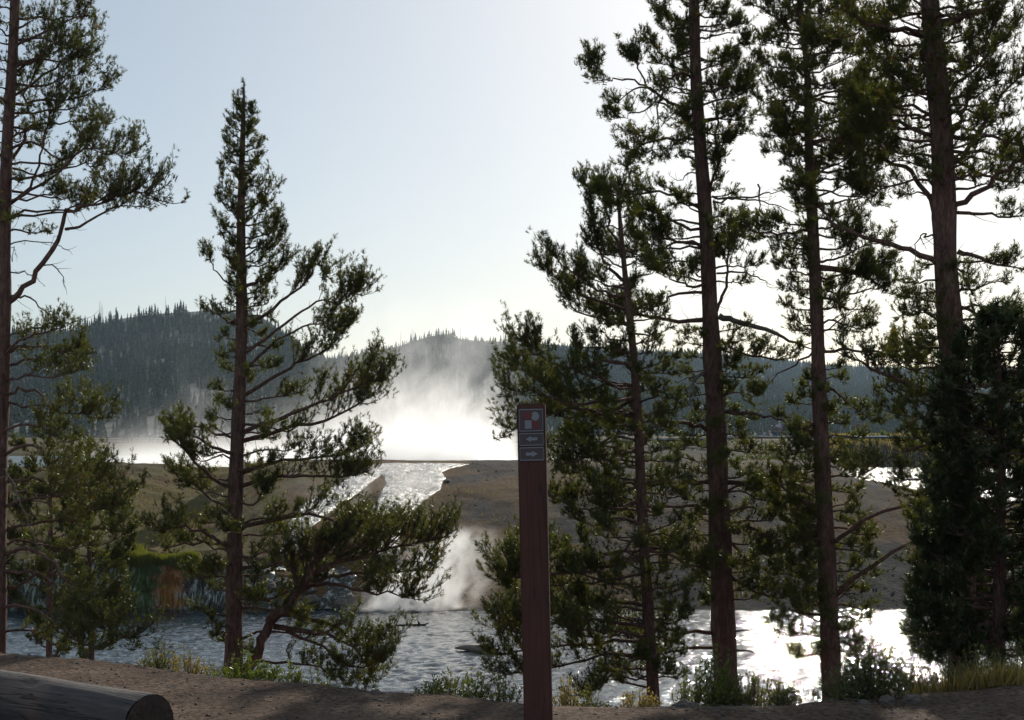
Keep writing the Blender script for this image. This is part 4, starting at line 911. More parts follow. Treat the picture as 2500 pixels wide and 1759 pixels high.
for nm, xe, sg in (("log_end", -0.002, -1), ("log_end", 3.602, 1)):
    V = [(xe, 0, R0)]; rr = [0.35, 0.7, 0.97]
    for q_ in rr:
        for j in range(ns):
            a = 2*PI*j/ns; V.append((xe+sg*(0.004*math.sin(q_*30)+0.003*random.uniform(-1, 1)) if q_ < 0.9 else xe, R0*q_*math.cos(a), R0+R0*q_*math.sin(a)))
    T = [(0, 1+j, 1+(j+1) % ns) for j in range(ns)]; Q = []
    for l_ in range(2):
        for j in range(ns): Q.append((1+l_*ns+j, 1+(l_+1)*ns+j, 1+(l_+1)*ns+(j+1) % ns, 1+l_*ns+(j+1) % ns))
    link(nm, mesh_np(nm, np.array(V), [np.array(T), np.array(Q)], M_logend, False), lr)

# ------------------------------------------------------------------ plants
def mat_leaf(name, ca, cb, tr=0.45):
    return mat_needles(name, ca, cb, cb, tr)
M_sage = mat_leaf("bank_shrub_leaves", (0.075, 0.08, 0.028), (0.17, 0.155, 0.05))
M_olive = mat_leaf("olive_shrub_leaves", (0.05, 0.06, 0.022), (0.12, 0.12, 0.04))
M_fresh = mat_leaf("fresh_green_leaves", (0.06, 0.08, 0.022), (0.13, 0.15, 0.035))
M_straw = mat_leaf("dry_straw", (0.16, 0.10, 0.04), (0.36, 0.26, 0.10), 0.35)
M_moss = mat_leaf("moss_grass", (0.07, 0.09, 0.015), (0.19, 0.18, 0.03), 0.4)
M_stem = simple("plant_stems", (0.12, 0.085, 0.06), 0.9)
def leaves_mesh(name, O, Dr, L, W, mat, tint):
    O, Dr = np.array(O), np.array(Dr); Dr /= np.linalg.norm(Dr, axis=1, keepdims=True)+1e-9; n = len(O)
    S = np.cross(Dr, RSN.normal(size=(n, 3))); S /= np.linalg.norm(S, axis=1, keepdims=True)+1e-9
    L = np.array(L)[:, None]; W = np.array(W)[:, None]
    v = np.stack([O, O+Dr*L*0.5+S*W, O+Dr*L, O+Dr*L*0.5-S*W], 1).reshape(-1, 3)
    return mesh_np(name, v, np.arange(n*4).reshape(-1, 4), mat, False, attr=np.repeat(tint, 4))
def shrub(px, D, w, h, label, mat=None, n=420, up=0.6, leaf=0.018, seed=0, lift=0, name="shrub", group=None, wl=0.16):
    """low bank plant: w, h in photo pixels at distance D"""
    rs = np.random.RandomState(seed+int(px)); X = (px-CX)/F*D; z0 = float(ground_h(X, D))-0.02
    W = w/F*D/2
    if D < 20:
        D = float(edge_y((px-CX)/F))+0.12+0.5*rs.rand(); X = (px-CX)/F*D; z0 = float(ground_h(X, D))-0.03; W = w/F*D/2
        er = float(np.interp(px, EDGE[:, 0], EDGE[:, 1])); H = CZ+(HY-(er-h*0.72))/F*D-z0
        if name == "dry_weed": D = 8.45; X = (px-CX)/F*D; z0 = 0.0; H = h/F*D
    else: H = h/F*D+lift;
    r = link(name, None, None, (X, D, z0)); tag(r, label, "shrub", group)
    mb = MB(); O, Dd, L, Wd = [], [], [], []; ns = max(6, int(n/26))
    for k in range(ns):
        a = rs.uniform(0, 2*PI); rr = W*math.sqrt(rs.rand()); hh = H*(1-0.55*(rr/W)**2)*rs.uniform(0.65, 1.1)
        tip = np.array([rr*math.cos(a), rr*math.sin(a)*0.8, hh]); b0 = tip*np.array([0.25, 0.25, 0]); mid = (b0+tip)/2+rs.normal(0, 0.02, 3)+np.array([0, 0, 0.1*hh])
        P3 = np.array([b0, mid, tip]); mb.tube(P3, [0.004, 0.003, 0.0015], 3, cap=False)
        for q in range(int(n/ns)):
            t = rs.uniform(0.25, 1.0); p = (b0+(mid-b0)*t*2) if t < 0.5 else mid+(tip-mid)*(t-0.5)*2
            O.append(p+rs.normal(0, 0.008, 3)); Dd.append(rs.normal(0, 0.6, 3)+np.array([0, 0, up])+(tip-b0)*0.6); l = leaf*rs.uniform(0.7, 1.6); L.append(l); Wd.append(l*wl)
    mb.build("stems", M_stem, r); tint = np.clip(rs.normal(0.45, 0.25, len(O)), 0, 1)
    link("leaves", leaves_mesh("leaves", O, Dd, L, Wd, mat or M_sage, tint), r)
SH = [(385, 13.6, 90, 62, "pale straggly shrub on the bank brow right of the left-edge pine", M_sage, 500, .020), (455, 13.4, 90, 70, "thin pale yellow shrub on the bank between the two left pines", M_straw, 420, .020),
      (520, 13.2, 80, 60, "small yellowish shrub just left of the slender pine's foot", M_sage, 420, .020), (590, 12.9, 120, 78, "bright green leafy shrub at the foot of the slender pine", M_fresh, 700, .026),
      (655, 12.8, 80, 50, "low green plant right of the slender pine's foot", M_fresh, 300, .022), (712, 12.9, 50, 64, "small single leafy plant at the left end of the open water", M_fresh, 160, .030),
      (775, 12.7, 70, 72, "feathery dark green seedling under the lowest pine boughs", M_olive, 240, .028), (1045, 12.2, 60, 70, "small leafy plant on the brow below the driftwood", M_fresh, 170, .026),
      (1100, 12.1, 80, 85, "yellowing leafy plant on the brow left of the post", M_sage, 260, .026), (1160, 12.0, 70, 90, "thin green plant against the glitter left of the post", M_fresh, 220, .024), (1225, 11.9, 70, 95, "upright sparse plant close beside the post", M_sage, 230, .024),
      (1385, 11.9, 100, 75, "pale yellow shrub at the brow just right of the post", M_straw, 500, .022), (1450, 12.0, 90, 60, "thin olive shrub between the post and the thin-trunked pine", M_sage, 300, .022), (1560, 12.0, 90, 50, "low straw shrub at the thin-trunked pine's foot", M_straw, 300, .02),
      (1690, 12.2, 80, 120, "leafy dark shrub left of the thick pine's foot", M_olive, 420, .026), (1752, 12.4, 90, 190, "tall bright green shrub climbing against the thick pine's trunk", M_fresh, 600, .028), (1830, 12.0, 150, 95, "rounded olive shrub right of the thick pine's foot", M_sage, 1000, .020),
      (1905, 12.0, 90, 70, "low olive shrub before the bright water", M_sage, 450, .020), (2060, 12.0, 130, 100, "olive shrub at the foot of the reddish-trunked pine", M_olive, 800, .022), (2130, 12.1, 140, 185, "tall brownish shrub right of the reddish-trunked pine", M_olive, 1100, .024),
      (2210, 12.1, 140, 110, "broad dim shrub between the reddish-trunked and the broad pine", M_olive, 900, .022), (2300, 12.2, 150, 110, "dull green shrub below the broad pine", M_olive, 900, .022), (2390, 12.3, 150, 120, "dull green shrub right of the broad pine's foot", M_sage, 900, .022), (2480, 12.4, 140, 130, "bushy shrub at the right edge of the bank", M_olive, 900, .022)]
for (px, D, w, h, lab, mt, n, lf) in SH: shrub(px, D, w*1.35, h*1.15, lab, mt, int(n*2.6), leaf=lf*1.0, seed=7, wl=0.2)
# dry sprigs in front of the log
shrub(88, 8.55, 60, 110, "dry yellow weed sprig standing in front of the log", M_straw, 60, leaf=0.03, name="dry_weed", seed=3)

def grass_mass(name, label, spots, n, H, mat, seed, far=True):
    rs = np.random.RandomState(seed); V = []; tint = []
    P0 = []
    for (x0, x1, y0, y1, k) in spots:
        m = int(n*k); a = rs.uniform(x0, x1, m); b = rs.uniform(y0, y1, m)
        if far: P0.append(hits(a, b))
        else:
            X = (a-CX)/F*b; P0.append(np.stack([X, b, ground_h(X, b)], -1))
    P0 = np.vstack(P0); P0 = P0[fb(P0[:, 0]+40, P0[:, 1]*0.6, 0.45, 4)+rs.uniform(-0.08, 0.08, len(P0)) > (0.53 if far and H < 0.2 else 0.42)]; m = len(P0); h = H*rs.uniform(0.5, 1.3, m)*(0.5+fb(P0[:, 0], P0[:, 1], 0.8, 3)); w = h*0.045
    lean = rs.normal(0, 0.28, (m, 2))*h[:, None]; a = rs.uniform(0, PI, m); s = np.stack([np.cos(a)*w, np.sin(a)*w, np.zeros(m)], -1)
    tip = P0+np.stack([lean[:, 0], lean[:, 1], h], -1); v = np.stack([P0-s, P0+s, tip], 1).reshape(-1, 3)
    tag(link(name, mesh_np(name, v, np.arange(3*m).reshape(-1, 3), mat, False, attr=np.repeat(rs.rand(m)*0.95, 3))), label, "grass", kind="stuff")
grass_mass("dry_grass", "dry yellow grass on the brow of the terrace", [(228, 430, 1119, 1134, 1.0), (420, 700, 1130, 1142, 0.5), (120, 300, 1195, 1245, 0.5), (300, 700, 1150, 1300, 0.5), (440, 560, 1380, 1392, 0.25), (1085, 1300, 1135, 1290, 0.12)], 9000, 0.18, M_straw, 5)
grass_mass("mossy_grass", "yellow-green mossy grass overhanging the mineral cliff", [(325, 425, 1352, 1386, 1.0), (240, 330, 1372, 1386, 0.4), (420, 480, 1378, 1388, 0.3)], 11000, 0.36, M_moss, 6)
grass_mass("bank_grass", "thin dry grass along the brow of the near bank", [(330, 760, 12.9, 14.2, 1.2), (1000, 1260, 11.6, 12.4, 0.15), (1330, 1600, 11.3, 12.2, 0.3), (1640, 2500, 11.5, 12.6, 1.2)], 9000, 0.16, M_straw, 8, False)
rs = np.random.RandomState(77); Y = rs.uniform(178, 205, 9000); X = (rs.uniform(1990, 2560, 9000)-CX)/F*Y; Z = ground_h(X, Y); ok = Z > UPZ; X, Y, Z = X[ok], Y[ok], Z[ok]; m = len(X); h = rs.uniform(0.2, 0.7, m)
B = np.stack([X, Y, Z-0.02], -1); w_ = np.stack([0.05+0*X, 0*X, 0*X], -1); v = np.stack([B-w_, B+w_, B+np.stack([rs.normal(0, 0.15, m), rs.normal(0, 0.15, m), h], -1)], 1).reshape(-1, 3)
tag(link("meadow_grass", mesh_np("meadow_grass", v, np.arange(3*m).reshape(-1, 3), M_straw, False, attr=np.repeat(rs.rand(m)*0.95, 3))), "straw-coloured grass on the far shore of the upper pool", "grass", kind="stuff")
for i, (px, D, w, h) in enumerate([(2090, 186, 60, 34), (2150, 187, 70, 30), (2230, 187, 60, 26), (2010, 187, 50, 30), (2400, 187, 70, 30)]):
    shrub(px, D, w, h, ["dull green shrub on the far pool shore, leftmost but one", "wide green shrub on the far pool shore under the boardwalk", "small green shrub on the far pool shore near the broad pine", "green shrub on the far pool shore beside the reddish trunk", "green shrub on the far pool shore at the right edge"][i], M_fresh, 500, leaf=0.22, seed=20, wl=0.3)
shrub(1815, 178, 50, 30, "reddish-brown shrub in front of the boardwalk left of the sitting people", M_straw, 400, leaf=0.2, seed=4, wl=0.3)
for px, D, w, h, lab in ((1350, 150, 120, 30, "dark low shrubs on the plateau just right of the post's arrows"), (1470, 140, 130, 34, "dark low shrubs on the plateau behind the thin-trunked pine"), (1590, 132, 140, 30, "dark low shrubs on the plateau left of the thick pine's trunk"),
                         (1850, 128, 150, 36, "olive shrub clump on the plateau between the thick and the reddish pine"), (1930, 118, 130, 40, "olive shrub clump on the plateau left of the reddish trunk"), (1975, 150, 100, 32, "far olive shrub behind the reddish trunk")):
    shrub(px, D, w, h, lab, M_olive, 900, leaf=0.14, seed=13, wl=0.3)
shrub(1700, 172, 260, 26, "long low olive shrub thicket in front of the right boardwalk", M_olive, 1600, leaf=0.22, seed=9, wl=0.3)

# ------------------------------------------------------------------ stones
M_rock = simple("grey_rock", (0.10, 0.078, 0.066), 0.85, 0.3, 9, 0.5)
def rock(px, D, w, lab, seed, zoff=0.0, flat=0.6):
    bm = bmesh.new(); bmesh.ops.create_icosphere(bm, subdivisions=3, radius=1.0); W = w/F*D/2
    for v_ in bm.verts:
        n = mnoise.fractal(v_.co*1.3+Vector((seed, 0, 0)), 1.0, 2.0, 4); v_.co *= W*(1+0.35*n); v_.co.z *= flat
    me = bpy.data.meshes.new("rock"); bm.to_mesh(me); bm.free(); me.materials.append(M_rock)
    X = (px-CX)/F*D; tag(link("rock", me, None, (X, D, float(ground_h(X, D))+W*flat*0.25+zoff)), lab, "rock")
rock(1671, 10.9, 70, "dark flat rock on the brow between the thin and the thick pine", 1); rock(1640, 10.85, 26, "small stone left of the dark flat rock on the brow", 2); rock(918, 11.2, 26, "small dark stone on the brow where the dirt meets the water", 3)
rock(2165, 10.9, 40, "pale rock in the verge below the tall brownish shrub", 4); rock(2225, 10.9, 48, "larger pale rock beside the pale rock in the verge", 5); rock(2110, 10.8, 30, "small pale stone left of the two pale rocks", 6)
for i, (px, py, w) in enumerate([(1015, 1480, 30), (1048, 1484, 22), (700, 1478, 40), (760, 1470, 46), (830, 1480, 36), (1062, 1275, 14), (1090, 1178, 16), (655, 1440, 40), (890, 1482, 24)]):
    p = hit(px, py); rock(px, p[1], w, ["wet rock at the foot of the cascade right of the main fall", "small wet rock by the river plume of steam", "dark rock at the left foot of the cascade", "broad wet rock under the pine boughs by the cascade", "wet rock between the two falls of the cascade", "dark stone on the right rim of the stream", "stone at the top bend of the stream", "rounded mineral hump left of the cascade", "small rock just left of the main fall"][i], 30+i, 0.03)
for i, (px, py, w) in enumerate([(690, 1425, 60), (735, 1440, 70), (720, 1470, 60), (900, 1450, 46), (600, 1440, 56)]):
    p = hit(px, py); rock(px, p[1]-0.1, w, ["rounded brown mineral mound right of the left small fall", "widest brown mineral mound between the two small falls", "low brown mound at the waterline between the small falls", "brown mineral mound right of the wider small fall", "brown mineral mound left of the small falls"][i], 60+i, -0.05, 0.55)
rs = np.random.RandomState(9); m = 3800; Y = rs.uniform(7.5, 13.4, m); X = rs.uniform(-0.36, 0.36, m)*Y; Z = ground_h(X, Y); sz = 0.004+0.012*rs.rand(m)**3
oc = np.array([(1, 0, 0), (-1, 0, 0), (0, 1, 0), (0, -1, 0), (0, 0, .7), (0, 0, -.7)]); of = np.array([(0, 2, 4), (2, 1, 4), (1, 3, 4), (3, 0, 4), (2, 0, 5), (1, 2, 5), (3, 1, 5), (0, 3, 5)])
v = (oc[None]*(1+rs.uniform(-.3, .4, (m, 6, 1))))*sz[:, None, None]; a = rs.uniform(0, 6.28, m); c_, s_ = np.cos(a)[:, None], np.sin(a)[:, None]
v = np.stack([v[..., 0]*c_-v[..., 1]*s_, v[..., 0]*s_+v[..., 1]*c_, v[..., 2]], -1)+np.stack([X, Y, Z+sz*0.2], -1)[:, None]
def stones(name, label, X, Y, Z, sz, mat):
    m = len(X); v = (oc[None]*(1+rs.uniform(-.35, .4, (m, 6, 1))))*sz[:, None, None]; v[..., 2] *= 0.7
    a = rs.uniform(0, 6.28, m); c_, s_ = np.cos(a)[:, None], np.sin(a)[:, None]
    v = np.stack([v[..., 0]*c_-v[..., 1]*s_, v[..., 0]*s_+v[..., 1]*c_, v[..., 2]], -1)+np.stack([X, Y, Z+sz*0.15], -1)[:, None]
    tag(link(name, mesh_np(name, v.reshape(-1, 3), (of[None]+(np.arange(m)*6)[:, None, None]).reshape(-1, 3), mat, False)), label, "stones", kind="stuff")
keep = (X, Y, Z, v, m)
Yb = 59.6+rs.rand(9000)**1.3*29; Xb = rs.uniform(-0.34, 0.3, 9000)*Yb; kk = (fb(Xb, Yb*0.7, 0.4, 4)+rs.uniform(-0.1, 0.1, 9000) > 0.53); Xb, Yb = Xb[kk], Yb[kk]
stones("crust_rubble", "broken mineral crust and stones strewn over the far bank", Xb, Yb, ground_h(Xb, Yb), 0.02+0.07*rs.rand(len(Xb))**4, simple("crust_stone", (0.09, 0.08, 0.07), 0.9, 0.5, 0.8))
X, Y, Z, v, m = keep
tag(link("gravel", mesh_np("gravel", v.reshape(-1, 3), (of[None]+(np.arange(m)*6)[:, None, None]).reshape(-1, 3), M_rock, True)), "scattered small stones on the dirt verge", "gravel", kind="stuff")

rs = np.random.RandomState(19); m = 6500; Y = rs.uniform(7.6, 13.2, m); X = rs.uniform(-0.36, 0.36, m)*Y; k = fb(X, Y, 1.1, 3) > 0.42; X, Y = X[k], Y[k]; m = len(X); Z = ground_h(X, Y)+0.006
a = rs.uniform(0, PI, m); L = rs.uniform(0.02, 0.055, m)*(1+2.2*(rs.rand(m) < 0.06)); w = L*0.035+0.0006; dx, dy = np.cos(a)*L, np.sin(a)*L
v = np.stack([np.stack([X-dx-dy/L*w, Y-dy+dx/L*w, Z], -1), np.stack([X-dx+dy/L*w, Y-dy-dx/L*w, Z+0.003], -1), np.stack([X+dx, Y+dy, Z+rs.uniform(0.001, 0.012, m)], -1)], 1).reshape(-1, 3)
tag(link("needle_litter", mesh_np("needle_litter", v, np.arange(3*m).reshape(-1, 3), M_deadwood, False)), "dry needles and small twigs littering the dirt verge", "litter", kind="stuff")

# ------------------------------------------------------------------ wood in the river
M_drift = simple("driftwood", (0.20, 0.15, 0.11), 0.7, 0.3, 10, 0.4)
mb = MB(); A = P(1112, 1587, 48.8); B_ = P(1206, 1592, 48.2)
A[2] = WZ+0.07; B_[2] = WZ+0.09
mb.tube([A, A*0.7+B_*0.3+np.array([0, 0, .03]), A*0.4+B_*0.6, B_], [0.03, 0.09, 0.14, 0.12], 10, rough=0.12)
tag(mb.build("driftwood", M_drift), "pale driftwood log lying in the rippled river", "driftwood")
mb = MB(); A = P(1026, 1528, 55.0); A[2] = WZ-0.1; mb.tube([A, A+np.array([-.05, 0, .2]), A+np.array([-.1, 0, .3])], [0.06, 0.05, 0.015], 7, rough=0.15); mb.tube([A+np.array([-.05, 0, .1]), A+np.array([.3, .1, .2])], [0.05, 0.02], 6)
mb.tube([A+np.array([-.9, 0, .12]), A+np.array([.2, 0, .14])], [0.03, 0.05], 6)
tag(mb.build("snag_stub", simple("wet_dark_wood", (0.03, 0.025, 0.02), 0.5)), "dark snag stub poking out of the river below the steam", "snag")

# ------------------------------------------------------------------ boardwalk
M_deck = simple("boardwalk_wood", (0.36, 0.34, 0.32), 0.42, 0.15, 2.0); M_rail = simple("railing_wood", (0.11, 0.095, 0.085), 0.8, 0.2, 3)
bw = link("boardwalk", None, None, (0, 195, 0)); tag(bw, "long low wooden boardwalk crossing the plateau beyond the steam", "boardwalk")
path = [(-90, 242, 0.12), (-62.6, 236, 0.13), (-47.8, 236, 0.14), (-25, 215, 0.6), (-2, 200, 0.97), (12.7, 195, 1.05), (22, 188, 1.3), (28.7, 183, 1.60), (38, 182, 1.60), (57, 182, 1.58), (80, 184, 1.55)]
og = np.array([0, 195, 0])
for a, b in zip(path[:-1], path[1:]):
    a, b = np.array(a), np.array(b); d = b-a; L = np.linalg.norm(d); d /= L; sd = np.cross(d, [0, 0, 1]); R = np.stack([d, sd/np.linalg.norm(sd), [0, 0, 1]], -1)
    mb = MB(); mb.box((a+b)/2-[0, 0, 0.05], (L-0.05, 2.4, 0.09), R); mb.build("deck", M_deck, bw, False, og)
    for s_ in (-1.1, 1.1):
        mb = MB(); mb.box((a+b)/2+R[:, 1]*s_+[0, 0, 0.055-0.0], (L-0.05, 0.12, 0.10), R); mb.build("kerb_rail", M_deck, bw, False, og)
        mb = MB(); mb.box((a+b)/2+R[:, 1]*s_*0.8-[0, 0, 0.20], (L-0.05, 0.10, 0.18), R); mb.build("joist", M_rail, bw, False, og)
    for k in range(int(L/3)+1):
        c = a+d*(k*3+0.3); gz = float(ground_h(c[0], c[1])); h = max(0.3, c[2]-gz)
        mb = MB(); mb.box(c-[0, 0, h/2+0.12], (0.12, 0.12, h+0.05), R); mb.build("pier", M_rail, bw, False, og)
# railing on the left section
y0 = 234.9
for k in range(15):
    x = -64.5+k*1.83; mb = MB(); mb.box((x, y0, 0.13+0.55), (0.12, 0.12, 1.12)); mb.build("railing_post", M_rail, bw, False, og)
for z in (0.48, 0.84, 1.2):
    mb = MB(); mb.box((-51.7, y0-0.08, 0.13+z), (26.4, 0.05, 0.14)); mb.build("railing_rail", M_rail, bw, False, og)
bs = link("board_sign", None, None, ((307-CX)/F*235.5, 235.5, 0.17)); tag(bs, "small dark information sign on two legs on the left boardwalk", "sign")
mb = MB(); mb.box((0, 0, 1.25), (0.9, 0.08, 0.6)); mb.build("sign_board", M_rail, bs, False)
for x in (-0.3, 0.3): mb = MB(); mb.box((x, 0.06, 0.6), (0.09, 0.09, 1.2)); mb.build("leg", M_rail, bs, False)
bn = link("bench", None, None, ((1890-CX)/F*181.6, 181.6, 1.60)); tag(bn, "plain wooden bench on the boardwalk with two people sitting on it", "bench")
mb = MB(); mb.box((0, 0, 0.43), (1.5, 0.42, 0.06)); mb.build("seat", M_rail, bn, False)
for x in (-0.6, 0.6): mb = MB(); mb.box((x, 0, 0.2), (0.08, 0.36, 0.398)); mb.build("leg", M_rail, bn, False)

# ------------------------------------------------------------------ people on the boardwalk
M_skin = simple("skin", (0.42, 0.27, 0.20), 0.6, 0.05); M_hair = simple("dark_hair", (0.03, 0.02, 0.015), 0.7); M_hatw = simple("white_cap", (0.75, 0.75, 0.75), 0.7, 0.03)
def person(px, D, z, yaw, label, shirt, pants, pose="stand", hat=False, h=1.0):
    """one continuous skinned body; the pelvis is the root vertex"""
    J = {"pel": (0, 0, .95), "wai": (0, 0, 1.08), "che": (0, .01, 1.32), "nec": (0, .01, 1.47), "hea": (0, -.01, 1.58), "top": (0, -.005, 1.68), "nos": (0, -.115, 1.58)}
    Rr = {"pel": .135, "wai": .125, "che": .15, "nec": .055, "hea": .088, "top": .07, "nos": .014}
    Ed = [("pel", "wai"), ("wai", "che"), ("che", "nec"), ("nec", "hea"), ("hea", "top"), ("hea", "nos")]
    for s_, n in ((-1, "l"), (1, "r")):
        if pose == "sit":
            lg = [(.10*s_, 0, .90), (.12*s_, -.42, .95), (.13*s_, -.44, .53), (.13*s_, -.55, .48)]; ar = [(.19*s_, 0, 1.40), (.23*s_, -.08, 1.14), (.14*s_, -.28, 1.05), (.12*s_, -.34, 1.04)]
        elif pose == "lean":
            lg = [(.10*s_, 0, .90), (.11*s_, -.02, .5), (.12*s_, .02, .08), (.13*s_, -.12, .04)]; ar = [(.19*s_, -.02, 1.38), (.24*s_, -.14, 1.14), (.15*s_, -.38, 1.10), (.12*s_, -.45, 1.10)]
        else:
            lg = [(.10*s_, 0, .90), (.11*s_, -.02, .5), (.12*s_, .02, .08), (.14*s_, -.12, .04)]; ar = [(.19*s_, 0, 1.40), (.25*s_, .02, 1.13), (.25*s_, -.06, .88), (.25*s_, -.08, .82)]
        for q, (p, r) in enumerate(zip(lg, (.095, .062, .045, .04))): J[f"l{n}{q}"] = p; Rr[f"l{n}{q}"] = r
        for q, (p, r) in enumerate(zip(ar, (.065, .045, .03, .032))): J[f"a{n}{q}"] = p; Rr[f"a{n}{q}"] = r
        Ed += [("pel", f"l{n}0"), (f"l{n}0", f"l{n}1"), (f"l{n}1", f"l{n}2"), (f"l{n}2", f"l{n}3"), ("che", f"a{n}0"), (f"a{n}0", f"a{n}1"), (f"a{n}1", f"a{n}2"), (f"a{n}2", f"a{n}3")]
        hd = np.array(ar[3]); fd = hd-np.array(ar[2]); fd /= np.linalg.norm(fd)
        for q in range(5):
            off = np.array([(q-2)*.018, 0, 0]) if q < 4 else np.array([-.045*s_, -.01, 0]); ln = (.07, .085, .08, .06, .035)[q]
            J[f"f{n}{q}"] = tuple(hd+off+fd*ln); Rr[f"f{n}{q}"] = .009; Ed.append((f"a{n}3", f"f{n}{q}"))
    ks = list(J); me = bpy.data.meshes.new("body"); me.from_pydata([tuple(c*h for c in J[k]) for k in ks], [(ks.index(a), ks.index(b)) for a, b in Ed], [])
    X = (px-CX)/F*D; base = z-(0.50*h if pose == "sit" else 0)
    r = link("person", None, None, (X, D, base+(0.5*h if pose == "sit" else 0)), (0, 0, yaw)); tag(r, label, "person")
    o = link("body", me, r); o.location = (0, 0, -0.5*h+0.03 if pose == "sit" else 0)
    sk = o.modifiers.new("skin", 'SKIN')
    for k, vv in zip(ks, me.skin_vertices[0].data): vv.radius = (Rr[k]*h, Rr[k]*h*(0.75 if k in ("pel", "wai", "che") else 1)); vv.use_root = (k == "pel")
    o.modifiers.new("sub", 'SUBSURF').levels = 1; o.modifiers[-1].render_levels = 1
    dg = bpy.context.evaluated_depsgraph_get(); me2 = bpy.data.meshes.new_from_object(o.evaluated_get(dg)); o.modifiers.clear(); o.data = me2
    for m_ in (shirt, pants, M_skin): me2.materials.append(m_)
    for p in me2.polygons:
        c = p.center/h; p.use_smooth = True
        p.material_index = 2 if (c.z > 1.49 or (abs(c.x) > .2 and c.z < .98 and pose == "stand")) else (0 if c.z > .99 or (abs(c.x) > .19 and pose != "sit") else 1)
    bm = bmesh.new(); bmesh.ops.create_uvsphere(bm, u_segments=12, v_segments=8, radius=0.108*h)
    bmesh.ops.delete(bm, geom=[v_ for v_ in bm.verts if v_.co.z < -0.02*h and v_.co.y < 0.02], context='VERTS')
    for v_ in bm.verts: v_.co += Vector((0, 0.005, 1.63))*h+Vector(o.location)
    if hat:
        ring = bmesh.ops.create_circle(bm, segments=14, radius=0.15*h, cap_ends=True)["verts"]
        for v_ in ring: v_.co += Vector((0, -0.04, 1.655))*h+Vector(o.location)
    m3 = bpy.data.meshes.new("hat" if hat else "hair"); bm.to_mesh(m3); bm.free(); m3.materials.append(M_hatw if hat else M_hair); link("hat" if hat else "hair", m3, r)
    bpy.context.view_layer.update()
mt = lambda n, c: simple(n, c, 0.85, 0.08, 5)
person(1903, 181.8, 1.60, 0.4, "person in a pale lavender shirt standing right of the bench with a white cap", mt("lavender_cloth", (0.50, 0.47, 0.60)), mt("tan_cloth", (0.22, 0.18, 0.14)), hat=True)
person(1914, 182.2, 1.60, -0.3, "person in a dark purple jacket standing rightmost by the bench", mt("purple_cloth", (0.12, 0.09, 0.14)), mt("black_cloth", (0.03, 0.03, 0.035)), h=1.03)
person(1885, 181.6, 1.60, 0.5, "person with a white cap and brown top sitting at the left end of the bench", mt("brown_cloth", (0.22, 0.15, 0.12)), mt("navy_cloth", (0.03, 0.04, 0.10)), "sit", True)
person(1895.5, 181.6, 1.60, -0.4, "person with a white cap and blue trousers sitting at the right end of the bench", mt("dim_red_cloth", (0.20, 0.12, 0.12)), mt("blue_cloth", (0.05, 0.08, 0.20)), "sit", True)
person(2095, 182.0, 1.60, 0.2, "person in a rust-brown jacket walking alone on the right boardwalk", mt("rust_cloth", (0.22, 0.09, 0.05)), mt("dark_cloth", (0.04, 0.04, 0.04)))
person(366, 236.2, 0.17, 0.0, "person in dark clothes standing behind the railing of the left boardwalk", mt("dark_blue_cloth", (0.05, 0.06, 0.09)), mt("dark_grey_cloth", (0.06, 0.06, 0.06)), hat=True)
person(385, 236.4, 0.17, 0.6, "person in a grey top standing rightmost on the left boardwalk", mt("grey_cloth", (0.25, 0.25, 0.27)), mt("brown_trousers", (0.10, 0.07, 0.05)))
person(322, 235.9, 0.17, -0.2, "person leaning on the railing beside the information sign", mt("slate_cloth", (0.10, 0.11, 0.13)), mt("dark_jeans", (0.04, 0.05, 0.09)), "lean")
mb = MB(); c = np.array([(1866-CX)/F*181.6, 181.6, 1.61]); mb.tube([c, c+[0, 0, .12], c+[0, 0, .32], c+[0, 0, .42]], [.17, .2, .18, .09], 10, ell=0.7)
tag(mb.build("backpack", mt("pale_bag", (0.45, 0.43, 0.42))), "pale rounded backpack set down on the boardwalk left of the bench", "backpack")

# ------------------------------------------------------------------ steam and haze
def vol_material(name, fn, color=(1, 1, 1), aniso=0.6, rate=1.0):
    m = bpy.data.materials.new(name); m.use_nodes = True; nt = m.node_tree; nt.nodes.clear()
    out = nt.nodes.new("ShaderNodeOutputMaterial"); pv = nt.nodes.new("ShaderNodeVolumePrincipled")
    pv.inputs["Color"].default_value = (*color, 1); pv.inputs["Anisotropy"].default_value = aniso
    d = fn(nt)
    if isinstance(d, E): nt.links.new(d.s, pv.inputs["Density"])
    else: pv.inputs["Density"].default_value = d
    nt.links.new(pv.outputs[0], out.inputs["Volume"]); m.cycles.volume_step_rate = rate
    return m
def box_obj(name, x0, x1, y0, y1, z0, z1, mat, label, cat):
    mb = MB(); mb.box(((x0+x1)/2, (y0+y1)/2, (z0+z1)/2), (x1-x0, y1-y0, z1-z0)); o = mb.build(name, mat, None, False)
    return tag(o, label, cat, kind="stuff")
def gauss(e, c, w): 
    t = (e-c)/w; return (t*t*-1.0).exp()
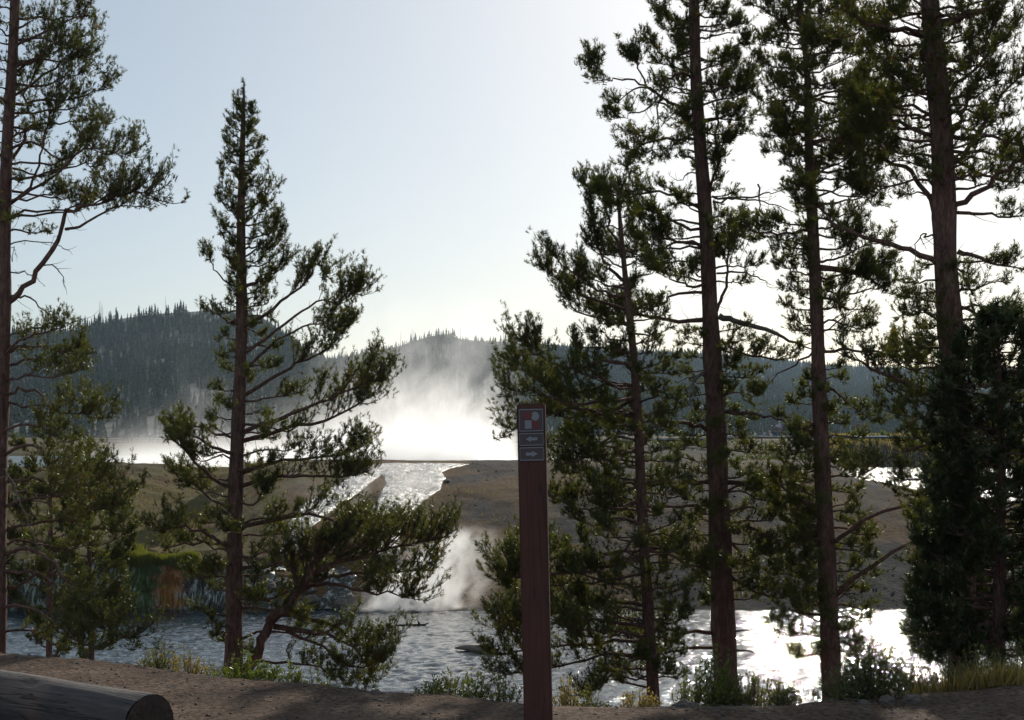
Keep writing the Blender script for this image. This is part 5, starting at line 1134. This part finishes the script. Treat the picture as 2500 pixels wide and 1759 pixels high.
def steam_spring(nt):
    v, x, y, z = coords(nt)
    warp = noise(nt, vec(nt, x, y*0.7, z*0.8), 0.22, 3)-0.5
    zz = (z+0.4).mx(0.0)
    n = noise(nt, vec(nt, x+warp*7.0-zz*0.25, y*0.9+warp*3.0, z*0.62+warp*3.5), 0.50, 6, 0.66)
    ext = x.ss(-28.5, -23.0)*(1.0-(x-zz*0.2).ss(-1.2, 0.6))
    bl = (zz/(gauss(x, -6.5, 6.0)*0.95+0.62)*-1.0).exp()*ext
    xs = x+warp*5.0-zz*0.10
    def plume(xc, w, hh, amp): return gauss(xs, xc, w)*(zz/hh*-1.0).exp()*amp
    pl = plume(-1.4, 1.1, 4.6, 0.75)+plume(-4.2, 1.6, 4.8, 0.75)+plume(-7.4, 1.7, 4.2, 0.8)+plume(-10.2, 1.9, 3.4, 0.8)+plume(-12.6, 2.0, 3.4, 0.40)+plume(-20.6, 1.0, 2.4, 0.40)+plume(-24.6, 1.3, 3.2, 0.08)+plume(-17.0, 1.6, 1.8, 0.35)
    edge = y.ss(96.5, 99.0)*(1.0-y.ss(108.0, 114.0))*(1.0-z.ss(9.0, 12.0))
    holes = n.ss(0.47, 0.64)
    d = (bl*(n.ss(0.25, 0.55)*0.7+0.3)*0.75+pl*holes*0.30+gauss(x, -6.0, 6.0)*(zz/7.0*-1.0).exp()*holes*0.012)*edge
    return d.mn(0.6)
box_obj("steam", -30, 4, 96, 114.5, -0.45, 12.2, vol_material("spring_steam", steam_spring, aniso=0.65, rate=0.4), "white sunlit steam rising in a bank and plumes from the hot spring", "steam")
def steam_river(nt):
    v, x, y, z = coords(nt)
    warp = noise(nt, v, 0.9, 2)-0.5
    zz = (z-WZ).mx(0.0)
    n = noise(nt, vec(nt, x+warp*1.0-zz*0.4, y, z*0.7+warp*0.8), 1.7, 5, 0.62)
    xc = x+4.5-zz*0.85+warp*1.4
    e = gauss(xc, 0.0, 0.85)*(zz/1.7*-1.0).exp()*1.3+gauss(xc, 1.3, 1.0)*(zz/0.9*-1.0).exp()*0.8+gauss(x, -4.2, 1.0)*(zz/0.3*-1.0).exp()*1.2
    edge = y.ss(57.8, 58.8)*(1.0-y.ss(60.5, 62.0))*(1.0-z.ss(-2.3, -1.5))*x.ss(-7.0, -6.2)*(1.0-x.ss(-1.2, 0.3))
    return (e*n.ss(0.42, 0.60)*edge*2.4).mn(4.0)
box_obj("steam", -7.2, 0.5, 57.6, 62.2, WZ+0.12, -1.4, vol_material("river_steam", steam_river, aniso=0.6, rate=0.4), "small drifting steam puff where the hot stream enters the river", "steam")
def steam_stream(nt):
    v, x, y, z = coords(nt)
    n = noise(nt, vec(nt, x, y*0.5, z*0.8), 0.7, 5, 0.65)
    edge = gauss(x, -7.5, 2.4)*y.ss(66.0, 70.0)*(1.0-y.ss(86.0, 92.0))*(1.0-z.ss(-1.0, 1.0))
    return n.ss(0.50, 0.72)*edge*0.07
box_obj("steam", -15, -1, 65, 92.5, -3.4, 1.2, vol_material("stream_mist", steam_stream, aniso=0.5, rate=0.8), "thin wisps of mist over the glittering run-off stream", "steam")
HZ = vol_material("haze_air", lambda nt: 0.00014, (0.58, 0.76, 0.92), 0.2)
box_obj("haze", -1300, 1500, -30, 1950, WZ-3.2, 125, HZ, "pale blue-grey haze in the air over the valley", "haze")
